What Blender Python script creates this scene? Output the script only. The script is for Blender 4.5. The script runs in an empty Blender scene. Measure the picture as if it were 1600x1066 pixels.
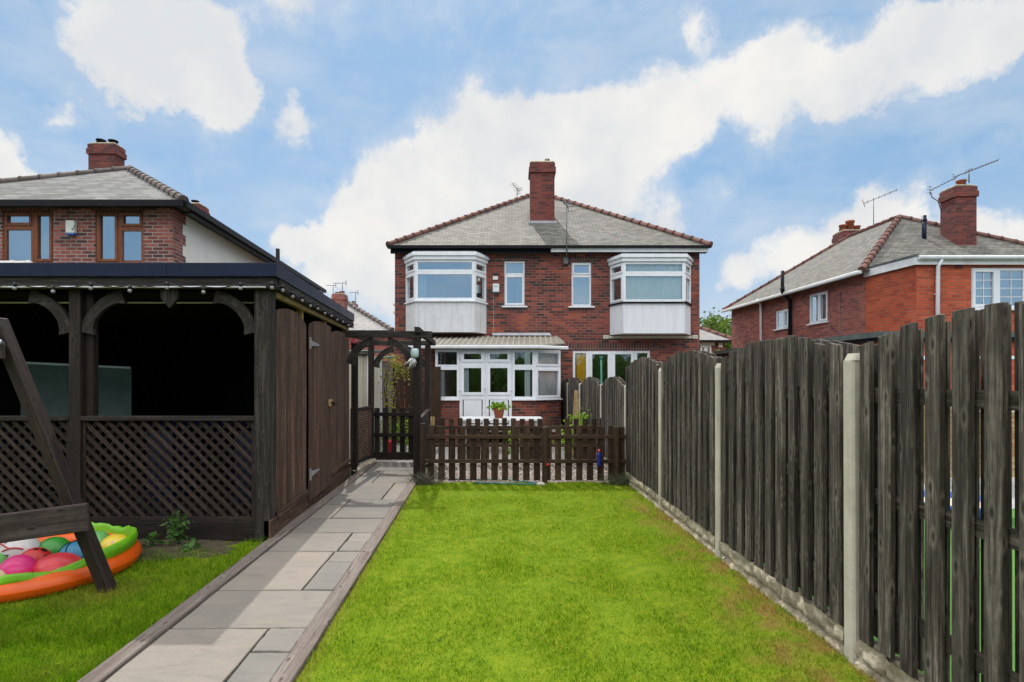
import bpy, math, random
import numpy as np
from mathutils import Vector, Matrix, noise as mnoise
R = math.radians
random.seed(7); rng = np.random.default_rng(7)
C = bpy.context.scene.collection

# ------------------------------------------------------------------ camera, sky, sun, exposure
F, HY, EYE = 900.0, 594.0, 1.6
cam_d = bpy.data.cameras.new('camera'); cam = bpy.data.objects.new('camera', cam_d); C.objects.link(cam)
cam.location = (0, 0, EYE); cam.rotation_euler = (R(90), 0, 0)
cam_d.sensor_width = 36; cam_d.lens = 36 * F / 1600; cam_d.shift_y = (HY - 533) / 1600
cam_d.clip_start = 0.05; cam_d.clip_end = 2000
bpy.context.scene.camera = cam

def P(px, py, Y):            # a point of the place from its bearing and its distance
    return Vector(((px - 800) / F * Y, Y, EYE - (py - HY) / F * Y))
def X_(px, Y): return (px - 800) / F * Y
def Z_(py, Y): return EYE - (py - HY) / F * Y

SUN = Vector((-0.51, 2.18, 2.71)).normalized()
SKY_STRENGTH, CLOUD_GAIN, SUN_POWER, EXPOSURE = 0.08, 8.6, 2.55, 0.4

FILL_SHEET, FILL_BACK = 0.75, 2.0  # extra cloud brightness overhead and behind, added as fill light
class NT:
    def __init__(s, tree): s.t = tree; s.n = tree.nodes; s.l = tree.links
    def node(s, kind, **kw):
        n = s.n.new(kind)
        for k, v in kw.items(): setattr(n, k, v)
        return n
    def put(s, sock, v):
        if hasattr(v, 'is_output'): s.l.new(v, sock)
        elif v is not None: sock.default_value = v
    def math(s, op, a, b=0.0, c=None, clamp=False):
        n = s.node('ShaderNodeMath', operation=op, use_clamp=clamp); s.put(n.inputs[0], a); s.put(n.inputs[1], b)
        if c is not None: s.put(n.inputs[2], c)
        return n.outputs[0]
    def vmath(s, op, a, b=None, sc=None):
        n = s.node('ShaderNodeVectorMath', operation=op); s.put(n.inputs[0], a)
        if b is not None: s.put(n.inputs[1], b)
        if sc is not None: s.put(n.inputs['Scale'], sc)
        return n.outputs['Value'] if op in ('DISTANCE', 'DOT_PRODUCT', 'LENGTH') else n.outputs[0]
    def rng(s, v, a, b, c=0.0, d=1.0, smooth=False):
        n = s.node('ShaderNodeMapRange', interpolation_type='SMOOTHSTEP' if smooth else 'LINEAR', clamp=True)
        for i, x in enumerate((v, a, b, c, d)): s.put(n.inputs[i], x)
        return n.outputs[0]
    def mix(s, f, a, b, blend='MIX'):
        n = s.node('ShaderNodeMix', data_type='RGBA', blend_type=blend); s.put(n.inputs[0], f)
        for i, x in ((6, a), (7, b)):
            if isinstance(x, tuple) and len(x) == 3: x = (*x, 1)
            s.put(n.inputs[i], x)
        return n.outputs[2]
    def noise(s, vec, scale, detail=4, rough=0.55, dist=0.0, out=0):
        n = s.node('ShaderNodeTexNoise'); s.put(n.inputs['Vector'], vec); n.inputs['Scale'].default_value = scale
        n.inputs['Detail'].default_value = detail; n.inputs['Roughness'].default_value = rough; n.inputs['Distortion'].default_value = dist
        return n.outputs[out]
    def ramp(s, f, stops, interp='LINEAR'):
        n = s.node('ShaderNodeValToRGB'); s.put(n.inputs[0], f); r = n.color_ramp; r.interpolation = interp
        while len(r.elements) < len(stops): r.elements.new(0.5)
        for e, (p, c) in zip(r.elements, stops): e.position = p; e.color = (*c, 1)
        return n.outputs[0]
    def mapping(s, vec, scale=(1, 1, 1), loc=(0, 0, 0)):
        n = s.node('ShaderNodeMapping'); s.put(n.inputs[0], vec); n.inputs['Scale'].default_value = scale; n.inputs['Location'].default_value = loc
        return n.outputs[0]

def make_world():
    w = bpy.data.worlds.new('World'); bpy.context.scene.world = w; w.use_nodes = True
    t = NT(w.node_tree); t.n.clear()
    sky = t.node('ShaderNodeTexSky', sky_type='NISHITA'); sky.sun_disc = False
    sky.sun_elevation = math.asin(SUN.z); sky.sun_rotation = math.atan2(SUN.x, SUN.y) % (2 * math.pi)
    sky.air_density = 1.0; sky.dust_density = 0.6; sky.ozone_density = 2.0
    d = t.node('ShaderNodeTexCoord').outputs['Generated']
    n1 = t.noise(d, 3.6, 9, 0.56, out=1); n2 = t.noise(d, 15.0, 7, 0.62, out=1)
    dv = t.vmath('ADD', t.vmath('SCALE', t.vmath('SUBTRACT', n1, (.5, .5, .5)), sc=0.20),
                 t.vmath('SCALE', t.vmath('SUBTRACT', n2, (.5, .5, .5)), sc=0.075))
    dd = t.vmath('ADD', d, dv)
    # cloud banks: bearing (given as sky azimuth/elevation tangents), size, weight
    B = [(250,60,135,1),(185,25,80,1),(305,115,110,1),(250,135,70,.8),(355,150,60,.9),(430,15,75,.55),(520,10,60,.35),
         (115,135,42,.7),(445,200,48,.9),(20,245,85,1),(0,200,60,.7),(90,300,80,.6),(-20,300,90,.9),
         (610,300,75,1),(560,330,60,.9),(690,255,90,1),(770,200,90,1),(860,185,80,1),(945,195,90,1),(1040,160,90,1),(1140,125,85,1),
         (1235,110,85,1),(1330,115,80,.95),(1435,110,90,1),(1530,75,85,1),(1590,20,75,.9),(1490,15,60,.8),(1420,50,55,.7),
         (700,345,115,1),(805,300,120,1),(905,255,100,1),(1010,235,70,.7),(510,395,85,.9),(470,385,50,.8),(570,430,110,.9),(670,410,120,.9),
         (980,330,90,.7),(1060,345,60,.6),(880,340,120,.9),(1085,18,55,.8),(1400,345,75,.9),(1325,385,90,.8),(1240,420,85,.7),(1165,430,60,.6),
         (1580,355,75,.85),(1490,380,90,.7),(1130,300,45,.4),(1180,200,60,.5)]
    tot = None
    for px, py, r, wgt in B:
        v = Vector(((px - 800) / F, 1, (HY - py) / F)); ln = v.length; v.normalize(); r *= .95
        dist = t.vmath('DISTANCE', dd, tuple(v))
        b = t.rng(dist, 0.0, r * 1.25 / F / ln, wgt, 0.0, True)
        tot = b if tot is None else t.math('ADD', tot, b)
    # the rest of the sky, outside the photographed part: unseen bright cloud added as fill light
    sep = t.node('ShaderNodeSeparateXYZ'); t.l.new(d, sep.inputs[0])
    high = t.rng(sep.outputs[2], 0.58, 0.74, 0, 1, True)             # overhead: a bright cloud sheet added to lift the shade
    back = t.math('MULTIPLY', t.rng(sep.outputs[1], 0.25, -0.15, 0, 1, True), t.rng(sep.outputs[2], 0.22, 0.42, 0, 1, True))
    far = t.math('MAXIMUM', high, back)                              # and extra-bright cloud added behind the camera, filling the shaded fronts
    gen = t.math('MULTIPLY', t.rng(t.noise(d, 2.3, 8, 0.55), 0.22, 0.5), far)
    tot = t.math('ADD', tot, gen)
    fine = t.noise(d, 24.0, 7, 0.65)
    mid = t.noise(d, 8.0, 8, 0.62, 0.3)
    tiny = t.noise(d, 64.0, 5, 0.65)
    tot = t.math('ADD', tot, t.math('MULTIPLY', t.math('SUBTRACT', tiny, 0.5), 0.28))
    f = t.math('ADD', t.math('ADD', tot, t.math('MULTIPLY', t.math('SUBTRACT', fine, 0.5), 0.5)), t.math('MULTIPLY', t.math('SUBTRACT', mid, 0.5), 0.9))
    mask = t.rng(f, 0.17, 0.82, 0, 1, True)
    halo = t.math('MULTIPLY', t.rng(t.math('ADD', tot, t.math('MULTIPLY', t.math('SUBTRACT', mid, 0.42), 1.6)), 0.0, 0.75, 0, 1, True), 0.36)   # thin veils trailing off the banks
    mask = t.math('MAXIMUM', mask, halo)
    wisp = t.math('MULTIPLY', t.rng(t.noise(t.mapping(d, (1, 1, 2.4)), 3.6, 10, 0.62, 0.15), 0.42, 0.80), 0.6)
    mask = t.math('MAXIMUM', mask, wisp)
    low = t.math('MULTIPLY', t.rng(sep.outputs[2], 0.0, 0.33, 0.5, 0.0, True), t.rng(sep.outputs[1], -0.2, 0.5, 0.3, 1.0))          # milky air towards the horizon
    mask = t.math('MAXIMUM', mask, low)
    shade = t.noise(t.vmath('ADD', d, (0, 0, .04)), 5.5, 6, 0.55)
    cc = t.mix(t.rng(t.math('ADD', shade, t.math('MULTIPLY', mid, 0.25)), 0.52, 0.74), (.83, .85, .875), (1.01, .995, .965))
    cc = t.vmath('SCALE', cc, sc=t.math('MULTIPLY', t.math('ADD', t.math('MAXIMUM', t.math('MULTIPLY', high, FILL_SHEET), t.math('MULTIPLY', back, FILL_BACK)), 1.0), CLOUD_GAIN))
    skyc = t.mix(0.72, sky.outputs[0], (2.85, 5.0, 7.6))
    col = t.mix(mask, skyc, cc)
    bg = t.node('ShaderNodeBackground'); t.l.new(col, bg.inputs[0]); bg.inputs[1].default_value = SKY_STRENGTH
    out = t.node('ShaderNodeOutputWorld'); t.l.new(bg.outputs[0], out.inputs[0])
make_world()
sun_d = bpy.data.lights.new('sun', 'SUN'); sun_d.energy = SUN_POWER; sun_d.angle = R(0.5); sun_d.color = (1, .95, .87)
sun = bpy.data.objects.new('sun', sun_d); C.objects.link(sun); sun.location = SUN * 60
sun.rotation_euler = SUN.to_track_quat('Z', 'Y').to_euler()
vs = bpy.context.scene.view_settings
vs.view_transform = 'Standard'; vs.look = 'None'; vs.exposure = EXPOSURE; vs.gamma = 1; vs.use_curve_mapping = False
bpy.context.scene.cycles.max_bounces = 8; bpy.context.scene.cycles.transparent_max_bounces = 12

# ------------------------------------------------------------------ materials
def new_mat(name):
    m = bpy.data.materials.new(name); m.use_nodes = True; t = NT(m.node_tree); t.n.clear()
    out = t.node('ShaderNodeOutputMaterial'); p = t.node('ShaderNodeBsdfPrincipled'); t.l.new(p.outputs[0], out.inputs[0])
    t.p = p; t.out = out; return m, t
def uvn(t): return t.node('ShaderNodeUVMap', uv_map='UVMap').outputs[0]
def rnd(t): return t.node('ShaderNodeAttribute', attribute_name='rnd').outputs['Fac']
def objc(t): return t.node('ShaderNodeTexCoord').outputs['Object']
def bump(t, h, dist=0.01, strength=0.6):
    b = t.node('ShaderNodeBump'); b.inputs['Strength'].default_value = strength; b.inputs['Distance'].default_value = dist
    t.put(b.inputs['Height'], h); t.l.new(b.outputs[0], t.p.inputs['Normal'])

def wood(name, dark, mid, light, rough=.8, grain=1.0, stain=None, stain_amt=.0, vary=.5, mott=.6):
    m, t = new_mat(name); uv = uvn(t); r = rnd(t)
    sh = t.vmath('ADD', uv, t.vmath('SCALE', (17.3, 9.1, 5.0), sc=r))
    g = t.noise(t.mapping(sh, (70 * grain, 2.2, 1)), 1, 6, .65, .4)
    g2 = t.noise(t.mapping(sh, (18 * grain, 1.1, 1)), 1, 4, .6, .8)
    big = t.noise(sh, 2.3, 4, .6)
    f = t.math('ADD', t.math('MULTIPLY', g, .5), t.math('MULTIPLY', g2, .5))
    col = t.ramp(f, [(.36, dark), (.5, mid), (.64, light)])
    col = t.mix(t.rng(big, .45, .72, 0, .45), col, mid)
    vor = t.node('ShaderNodeTexVoronoi', feature='F1', voronoi_dimensions='2D'); t.put(vor.inputs['Vector'], t.mapping(sh, (7.5, 3.0, 1))); vor.inputs['Scale'].default_value = 1
    kn = t.rng(vor.outputs['Distance'], .04, .11, 1, 0)
    ringk = t.rng(vor.outputs['Distance'], .10, .2, 1, 0)
    col = t.mix(t.math('MULTIPLY', ringk, .35), col, light)
    col = t.mix(t.math('MULTIPLY', kn, .8), col, tuple(c * .5 for c in dark))
    mottle = t.noise(t.mapping(sh, (30, 14, 1)), 1, 4, .7)
    col = t.mix(mott, col, t.ramp(mottle, [(.34, (.55, .55, .55)), (.66, (1.5, 1.5, 1.5))]), 'MULTIPLY')
    if stain: col = t.mix(t.rng(t.noise(sh, 1.3, 5, .6), .5, .75, 0, stain_amt), col, stain)
    k = t.rng(r, 0, 1, 1 - vary * .55, 1 + vary * .45)
    col = t.mix(1.0, col, t.vmath('SCALE', (1, 1, 1), sc=k), 'MULTIPLY')
    t.put(t.p.inputs['Base Color'], col); t.p.inputs['Roughness'].default_value = rough; t.p.inputs['Specular IOR Level'].default_value = .3
    bump(t, t.math('SUBTRACT', f, t.math('MULTIPLY', kn, .3)), .006, .7); return m

def brick(name, palette, mortar, bw=.225, rh=.075, ms=.011, rough=.85, offset=.5, soot=.35):
    m, t = new_mat(name); uv = uvn(t)
    w = t.vmath('ADD', uv, t.vmath('SCALE', t.vmath('SUBTRACT', t.noise(uv, 9, 3, out=1), (.5, .5, .5)), sc=.006))
    b = t.node('ShaderNodeTexBrick'); b.offset = offset; t.put(b.inputs['Vector'], w)
    b.inputs['Color1'].default_value = (0, 0, 0, 1); b.inputs['Color2'].default_value = (1, 1, 1, 1); b.inputs['Mortar'].default_value = (.5, .5, .5, 1)
    for k, v in (('Scale', 1), ('Mortar Size', ms), ('Mortar Smooth', .15), ('Bias', 0), ('Brick Width', bw), ('Row Height', rh)): b.inputs[k].default_value = v
    v = t.math('ADD', b.outputs['Color'], t.math('MULTIPLY', t.math('SUBTRACT', t.noise(uv, .9, 4), .5), .9))
    n = len(palette); col = t.ramp(v, [(i / (n - 1) * .96 + .02, c) for i, c in enumerate(palette)])
    fine = t.noise(uv, 55, 4, .7)
    col = t.mix(.55, col, t.ramp(fine, [(.3, (.55, .55, .55)), (.7, (1.35, 1.3, 1.3))]), 'MULTIPLY')
    mc = t.mix(t.rng(t.noise(uv, 2.1, 5), .35, .7), mortar, tuple(c * .5 for c in mortar))
    col = t.mix(b.outputs['Fac'], col, mc)
    so = t.rng(t.noise(uv, .55, 6, .62), .48, .8, 0, soot)
    col = t.mix(so, col, (.035, .03, .03))
    t.put(t.p.inputs['Base Color'], col); t.p.inputs['Roughness'].default_value = rough
    bump(t, t.math('SUBTRACT', t.math('MULTIPLY', fine, .25), b.outputs['Fac']), .008, .8); return m

def tiles(name, palette, bw=.2, rh=.11, moss=(.09, .095, .05), moss_amt=.3):
    m, t = new_mat(name); uv = uvn(t)
    b = t.node('ShaderNodeTexBrick'); b.offset = .5; t.put(b.inputs['Vector'], uv)
    b.inputs['Color1'].default_value = (0, 0, 0, 1); b.inputs['Color2'].default_value = (1, 1, 1, 1); b.inputs['Mortar'].default_value = (0, 0, 0, 1)
    for k, v in (('Scale', 1), ('Mortar Size', .008), ('Mortar Smooth', .3), ('Bias', 0), ('Brick Width', bw), ('Row Height', rh)): b.inputs[k].default_value = v
    sep = t.node('ShaderNodeSeparateXYZ'); t.l.new(uv, sep.inputs[0])
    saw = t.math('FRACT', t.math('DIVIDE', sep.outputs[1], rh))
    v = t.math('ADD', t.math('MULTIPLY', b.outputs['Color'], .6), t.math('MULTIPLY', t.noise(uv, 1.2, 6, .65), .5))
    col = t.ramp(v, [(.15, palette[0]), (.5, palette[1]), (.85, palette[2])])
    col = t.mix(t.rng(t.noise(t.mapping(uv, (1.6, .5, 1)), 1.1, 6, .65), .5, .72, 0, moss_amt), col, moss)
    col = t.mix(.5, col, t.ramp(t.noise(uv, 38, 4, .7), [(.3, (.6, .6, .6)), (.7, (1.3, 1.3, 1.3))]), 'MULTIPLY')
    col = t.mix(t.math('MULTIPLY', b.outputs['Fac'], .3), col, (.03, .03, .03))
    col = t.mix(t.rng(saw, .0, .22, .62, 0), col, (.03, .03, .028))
    t.put(t.p.inputs['Base Color'], col); t.p.inputs['Roughness'].default_value = .8
    bump(t, t.math('SUBTRACT', t.math('MULTIPLY', saw, -.6), b.outputs['Fac']), .02, .9); return m

def rough_mat(name, c1, c2, scale=6, rough=.85, dirt=None, dirt_amt=.4, bmp=.004, fine=60, vary=0, streak=False, spec=.4):
    m, t = new_mat(name); o = objc(t)
    col = t.mix(t.rng(t.noise(o, scale, 6, .65), .32, .68), c1, c2)
    fn = t.noise(o, fine, 4, .7)
    col = t.mix(.35, col, t.ramp(fn, [(.3, (.6, .6, .6)), (.7, (1.3, 1.3, 1.3))]), 'MULTIPLY')
    if dirt:
        q = t.mapping(o, (5, 5, .5)) if streak else o
        col = t.mix(t.rng(t.noise(q, 1.7, 6, .66), .5, .75, 0, dirt_amt), col, dirt)
    if vary:
        k = t.rng(rnd(t), 0, 1, 1 - vary, 1 + vary); col = t.mix(1.0, col, t.vmath('SCALE', (1, 1, 1), sc=k), 'MULTIPLY')
    t.put(t.p.inputs['Base Color'], col); t.p.inputs['Roughness'].default_value = rough; t.p.inputs['Specular IOR Level'].default_value = spec
    if bmp: bump(t, fn, bmp, .6)
    return m
def plain(name, c, rough=.5, metal=0.0, spec=.5, coat=0.0):
    m, t = new_mat(name); o = objc(t)
    col = t.mix(t.rng(t.noise(o, 7, 5, .6), .3, .7), tuple(x * .84 for x in c), tuple(min(1, x * 1.1) for x in c))
    t.put(t.p.inputs['Base Color'], col); t.p.inputs['Roughness'].default_value = rough; t.p.inputs['Metallic'].default_value = metal
    t.p.inputs['Specular IOR Level'].default_value = spec; t.p.inputs['Coat Weight'].default_value = coat; return m
def glass(name, tint=(.8, .86, .9), refl=.36):
    m, t = new_mat(name); t.n.remove(t.p)
    tr = t.node('ShaderNodeBsdfTransparent'); tr.inputs[0].default_value = (*tint, 1)
    gl = t.node('ShaderNodeBsdfGlossy'); gl.inputs['Roughness'].default_value = .015; gl.inputs[0].default_value = (.86, .96, 1, 1)
    bp = t.node('ShaderNodeBump'); bp.inputs['Strength'].default_value = .06; bp.inputs['Distance'].default_value = .02
    t.l.new(t.noise(objc(t), 1.4, 2), bp.inputs['Height']); t.l.new(bp.outputs[0], gl.inputs['Normal'])
    fr = t.node('ShaderNodeFresnel'); fr.inputs[0].default_value = 1.5
    mx = t.node('ShaderNodeMixShader'); t.put(mx.inputs[0], t.math('ADD', fr.outputs[0], refl, clamp=True))
    t.l.new(tr.outputs[0], mx.inputs[1]); t.l.new(gl.outputs[0], mx.inputs[2]); t.l.new(mx.outputs[0], t.out.inputs[0]); return m
def leafm(name, c1, c2, trans=.35):
    m, t = new_mat(name); r = rnd(t)
    col = t.mix(r, c1, c2); t.put(t.p.inputs['Base Color'], col); t.p.inputs['Roughness'].default_value = .55; t.p.inputs['Specular IOR Level'].default_value = .3
    tl = t.node('ShaderNodeBsdfTranslucent'); t.put(tl.inputs[0], t.mix(.4, col, (.2, .3, .02)))
    mx = t.node('ShaderNodeMixShader'); mx.inputs[0].default_value = trans
    t.l.new(t.p.outputs[0], mx.inputs[1]); t.l.new(tl.outputs[0], mx.inputs[2]); t.l.new(mx.outputs[0], t.out.inputs[0]); return m

M = {}
M['fence'] = wood('weathered_fence_wood', (.015, .0125, .0095), (.060, .051, .041), (.235, .205, .17), .9, stain=(.034, .031, .022), stain_amt=.5, vary=.6)
M['brown'] = wood('dark_stained_wood', (.005, .0035, .003), (.014, .0095, .0075), (.035, .024, .019), .75, vary=.5)
M['door'] = wood('brown_stained_boards', (.022, .0115, .008), (.072, .038, .026), (.17, .10, .072), .75, vary=.6, mott=.8)
M['picket'] = wood('brown_picket_wood', (.013, .007, .004), (.040, .022, .0125), (.088, .052, .031), .75, vary=.6)
M['lath'] = wood('lath_wood', (.010, .007, .0055), (.028, .0185, .0145), (.062, .043, .035), .8, vary=.7)
M['shadelath'] = wood('shade_dark_lath_wood', (.003, .0022, .0018), (.006, .0045, .0035), (.014, .010, .007), .8, vary=.8)  # back laths near black: shade behind the front layer put into the colour
M['tan'] = wood('pale_new_timber', (.2, .12, .05), (.36, .24, .11), (.46, .33, .17), .7, vary=.3)
M['kerb'] = wood('grey_brown_sleeper', (.075, .056, .047), (.15, .122, .107), (.23, .197, .174), .85, vary=.2, mott=.2)
M['pergola'] = wood('pergola_wood', (.007, .006, .005), (.02, .0165, .0145), (.06, .052, .047), .8, vary=.4)
M['interior'] = wood('shade_dark_interior_boards', (.002, .0018, .0016), (.004, .0035, .003), (.007, .006, .0055), .9, vary=.4)  # near black throughout: the shelter's inner shade put into the colour
M['swing'] = wood('swing_timber', (.008, .005, .004), (.02, .012, .009), (.045, .028, .021), .6, vary=.3)
M['swingtop'] = wood('swing_timber_grey', (.022, .015, .0135), (.045, .032, .029), (.08, .06, .055), .7, vary=.3)
M['brick'] = brick('multi_red_brick', [(.045, .02, .02), (.13, .026, .021), (.21, .036, .027), (.22, .05, .036), (.36, .07, .03)], (.20, .15, .125), ms=.009)
M['brick_l'] = brick('brindled_brick', [(.045, .026, .025), (.15, .036, .028), (.27, .065, .048), (.32, .09, .066)], (.30, .265, .24), soot=.1)
M['brick_o'] = brick('orange_brick', [(.33, .045, .02), (.47, .068, .026), (.54, .092, .036)], (.28, .16, .09), ms=.009, soot=.06)
M['brick_r'] = brick('old_red_brick', [(.16, .042, .036), (.31, .075, .06), (.40, .105, .075)], (.27, .19, .155), ms=.009, soot=.2)
M['brick_c'] = brick('chimney_brick', [(.07, .016, .015), (.16, .027, .023), (.24, .045, .032)], (.12, .07, .058), soot=.25)
M['soldier'] = brick('soldier_brick', [(.035, .022, .022), (.09, .026, .023), (.18, .036, .028)], (.2, .155, .13), bw=.075, rh=.225, offset=0)
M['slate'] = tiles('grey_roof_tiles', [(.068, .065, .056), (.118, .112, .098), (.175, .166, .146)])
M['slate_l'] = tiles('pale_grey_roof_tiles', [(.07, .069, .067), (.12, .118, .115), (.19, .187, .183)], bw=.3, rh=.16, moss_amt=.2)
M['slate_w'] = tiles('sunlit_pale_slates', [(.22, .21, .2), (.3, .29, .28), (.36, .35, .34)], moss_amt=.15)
M['ridge'] = rough_mat('terracotta_ridge', (.10, .042, .034), (.17, .072, .056), 5, .85, (.05, .05, .045), .6, vary=.25)
M['ridge_g'] = rough_mat('grey_brown_ridge', (.09, .075, .065), (.15, .12, .105), 5, .85, (.05, .05, .04), .5, vary=.25)
M['pot'] = rough_mat('terracotta_chimney_pot', (.26, .075, .04), (.34, .11, .06), 8, .8)
M['black'] = plain('black_gutter', (.007, .007, .009), .5, 0, .15)
M['pvc'] = rough_mat('white_pvc', (.70, .72, .76), (.78, .80, .84), 3, .35, (.52, .52, .5), .35, bmp=0, streak=True)
M['render_w'] = rough_mat('white_render', (.58, .58, .60), (.68, .68, .70), 3.5, .9, (.34, .32, .29), .7, streak=True)
def cladding():
    m, t = new_mat('white_boarded_cladding'); uv = uvn(t); sep = t.node('ShaderNodeSeparateXYZ'); t.l.new(uv, sep.inputs[0])
    g = t.math('FRACT', t.math('DIVIDE', sep.outputs[0], .1)); line = t.rng(t.math('ABSOLUTE', t.math('SUBTRACT', g, .5)), .40, .49)
    col = t.mix(t.rng(t.noise(t.mapping(uv, (4, .6, 1)), 1.7, 6, .66), .42, .75, 0, .6), (.70, .71, .76), (.54, .54, .55))
    col = t.mix(t.math('MULTIPLY', line, .08), col, (.3, .3, .32)); t.put(t.p.inputs['Base Color'], col); t.p.inputs['Roughness'].default_value = .5
    return m
M['clad'] = cladding()
M['render_c'] = rough_mat('cream_render', (.74, .71, .66), (.80, .77, .73), 1.5, .9, (.62, .6, .56), .4, streak=True)
M['fascia_w'] = rough_mat('white_painted_fascia', (.62, .62, .63), (.74, .74, .75), 6, .6, (.4, .39, .37), .5)
M['woodframe'] = wood('golden_oak_frame', (.10, .03, .012), (.18, .058, .022), (.24, .085, .034), .45, vary=.15)
M['glass'] = glass('window_glass', (.8, .86, .9), .5); M['glass_d'] = glass('conservatory_glass', (.93, .95, .95), .17)
M['curtain'] = rough_mat('pale_curtain', (.72, .83, .86), (.82, .90, .92), 5, .9, bmp=0)
M['net'] = rough_mat('net_curtain', (.16, .22, .30), (.26, .32, .40), 9, .95, bmp=0)
M['blind'] = rough_mat('grey_vertical_blind', (.72, .70, .69), (.82, .80, .79), 5, .9, bmp=0)
M['yellow'] = rough_mat('mustard_blind', (.86, .47, .015), (.92, .56, .02), 6, .8, bmp=0)
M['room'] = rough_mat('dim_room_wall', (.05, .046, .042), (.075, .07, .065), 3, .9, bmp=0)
M['lead'] = rough_mat('lead_flashing', (.30, .31, .34), (.44, .45, .49), 5, .5, (.2, .2, .2), .4)
M['poly'] = rough_mat('dirty_ribbed_roof_sheet', (.34, .31, .25), (.46, .43, .36), 6, .6, (.16, .15, .11), .6, bmp=0)
M['concrete'] = rough_mat('concrete_post', (.42, .385, .32), (.58, .54, .46), 5, .9, (.27, .25, .17), .4, streak=True, fine=140)
M['rock'] = rough_mat('rock_faced_concrete', (.24, .20, .14), (.58, .51, .39), 7, .95, (.12, .10, .07), .55, fine=40, bmp=.02)
M['navy'] = rough_mat('navy_roof_edging', (.007, .012, .032), (.011, .018, .046), 4, .4, (.04, .045, .06), .3, bmp=0, spec=.2)
M['felt'] = rough_mat('green_grey_felt', (.055, .07, .068), (.10, .12, .115), 5, .85, (.16, .17, .16), .4)
M['galv'] = plain('galvanised_steel', (.55, .57, .6), .4, .8)
M['steel'] = plain('grey_aerial_metal', (.13, .13, .14), .5, .5)
M['chrome'] = plain('pale_pole', (.70, .72, .76), .35)
M['white'] = plain('white_plastic', (.76, .77, .78), .4)
M['cream'] = rough_mat('cream_cladding', (.60, .56, .44), (.68, .64, .53), 3, .7, (.4, .36, .27), .3, streak=True)
M['mauve'] = wood('mauve_brown_board', (.10, .07, .07), (.17, .125, .125), (.24, .19, .19), .85)
M['blue'] = plain('blue_plastic', (.02, .10, .42), .35); M['red'] = plain('red_plastic', (.5, .02, .03), .4)
M['teal'] = plain('green_painted_pole', (.01, .16, .13), .5); M['hose'] = plain('blue_green_hose', (.02, .16, .2), .5)
M['board'] = rough_mat('pale_green_board', (.17, .25, .225), (.23, .31, .285), 6, .6, bmp=.002)
M['bulb'] = plain('clear_bulb', (.22, .23, .23), .08, 0, .9); M['bulbcap'] = plain('black_bulb_holder', (.015, .015, .018), .5)
M['liner'] = plain('lime_vinyl', (.15, .42, .012), .38, 0, .4); M['orange'] = plain('orange_vinyl', (.66, .095, .005), .35, 0, .4)
M['soil'] = rough_mat('bare_soil', (.045, .033, .022), (.10, .077, .05), 14, .95, fine=90, bmp=.02)
M['bark'] = rough_mat('bark', (.05, .038, .028), (.09, .07, .052), 12, .95, bmp=.02)
M['leaf'] = leafm('tree_leaf', (.035, .085, .012), (.14, .21, .022)); M['leaf_d'] = leafm('dark_weed_leaf', (.03, .09, .016), (.065, .15, .03), .25)  # tree leaf, then a darker green leaf for the weeds
M['leaf_b'] = leafm('bright_leaf', (.12, .3, .012), (.27, .45, .03)); M['leaf_y'] = leafm('climber_leaf', (.11, .15, .015), (.34, .31, .035))
M['leaf_far'] = leafm('far_tree_leaf', (.06, .12, .02), (.16, .2, .04), .3)

def paving():
    m, t = new_mat('sandstone_paving'); uv = uvn(t); o = objc(t); r = rnd(t)
    col = t.mix(r, (.162, .154, .142), (.232, .203, .174))
    lay = t.noise(t.mapping(o, (3, 9, 3)), 1, 7, .65, .8)
    col = t.mix(.7, col, t.ramp(lay, [(.3, (.78, .8, .82)), (.5, (1, 1, 1)), (.72, (1.12, 1.08, 1.03))]), 'MULTIPLY')
    col = t.mix(t.rng(t.noise(o, 2.2, 7, .68), .52, .76, 0, .5), col, (.14, .14, .13))
    blot = t.noise(o, 7, 6, .7)
    col = t.mix(t.rng(blot, .58, .74, 0, .45), col, (.12, .115, .10))
    col = t.mix(t.rng(t.noise(o, 1.3, 3, .5), .5, .72, 0, .35), col, (.29, .25, .205))
    col = t.mix(.3, col, t.ramp(t.noise(o, 110, 3, .7), [(.3, (.65, .65, .65)), (.7, (1.25, 1.25, 1.25))]), 'MULTIPLY')
    t.put(t.p.inputs['Base Color'], col); t.p.inputs['Roughness'].default_value = .85; t.p.inputs['Specular IOR Level'].default_value = .3
    bump(t, t.math('ADD', lay, t.math('MULTIPLY', t.noise(o, 30, 5, .7), .5)), .008, .6); return m
M['paving'] = paving()
def gravel_m():
    m, t = new_mat('pink_gravel'); o = objc(t)
    v = t.node('ShaderNodeTexVoronoi', feature='F1'); t.put(v.inputs['Vector'], o); v.inputs['Scale'].default_value = 34
    s = t.node('ShaderNodeSeparateColor'); t.l.new(v.outputs['Color'], s.inputs[0])
    col = t.ramp(s.outputs[0], [(.05, (.10, .07, .06)), (.4, (.38, .27, .22)), (.7, (.5, .42, .37)), (1, (.62, .58, .54))])
    col = t.mix(t.rng(v.outputs['Distance'], .35, .62), col, (.05, .04, .035))
    t.put(t.p.inputs['Base Color'], col); t.p.inputs['Roughness'].default_value = .85
    bump(t, t.math('MULTIPLY', v.outputs['Distance'], -1), .02, 1); return m
M['gravel'] = gravel_m()
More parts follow.
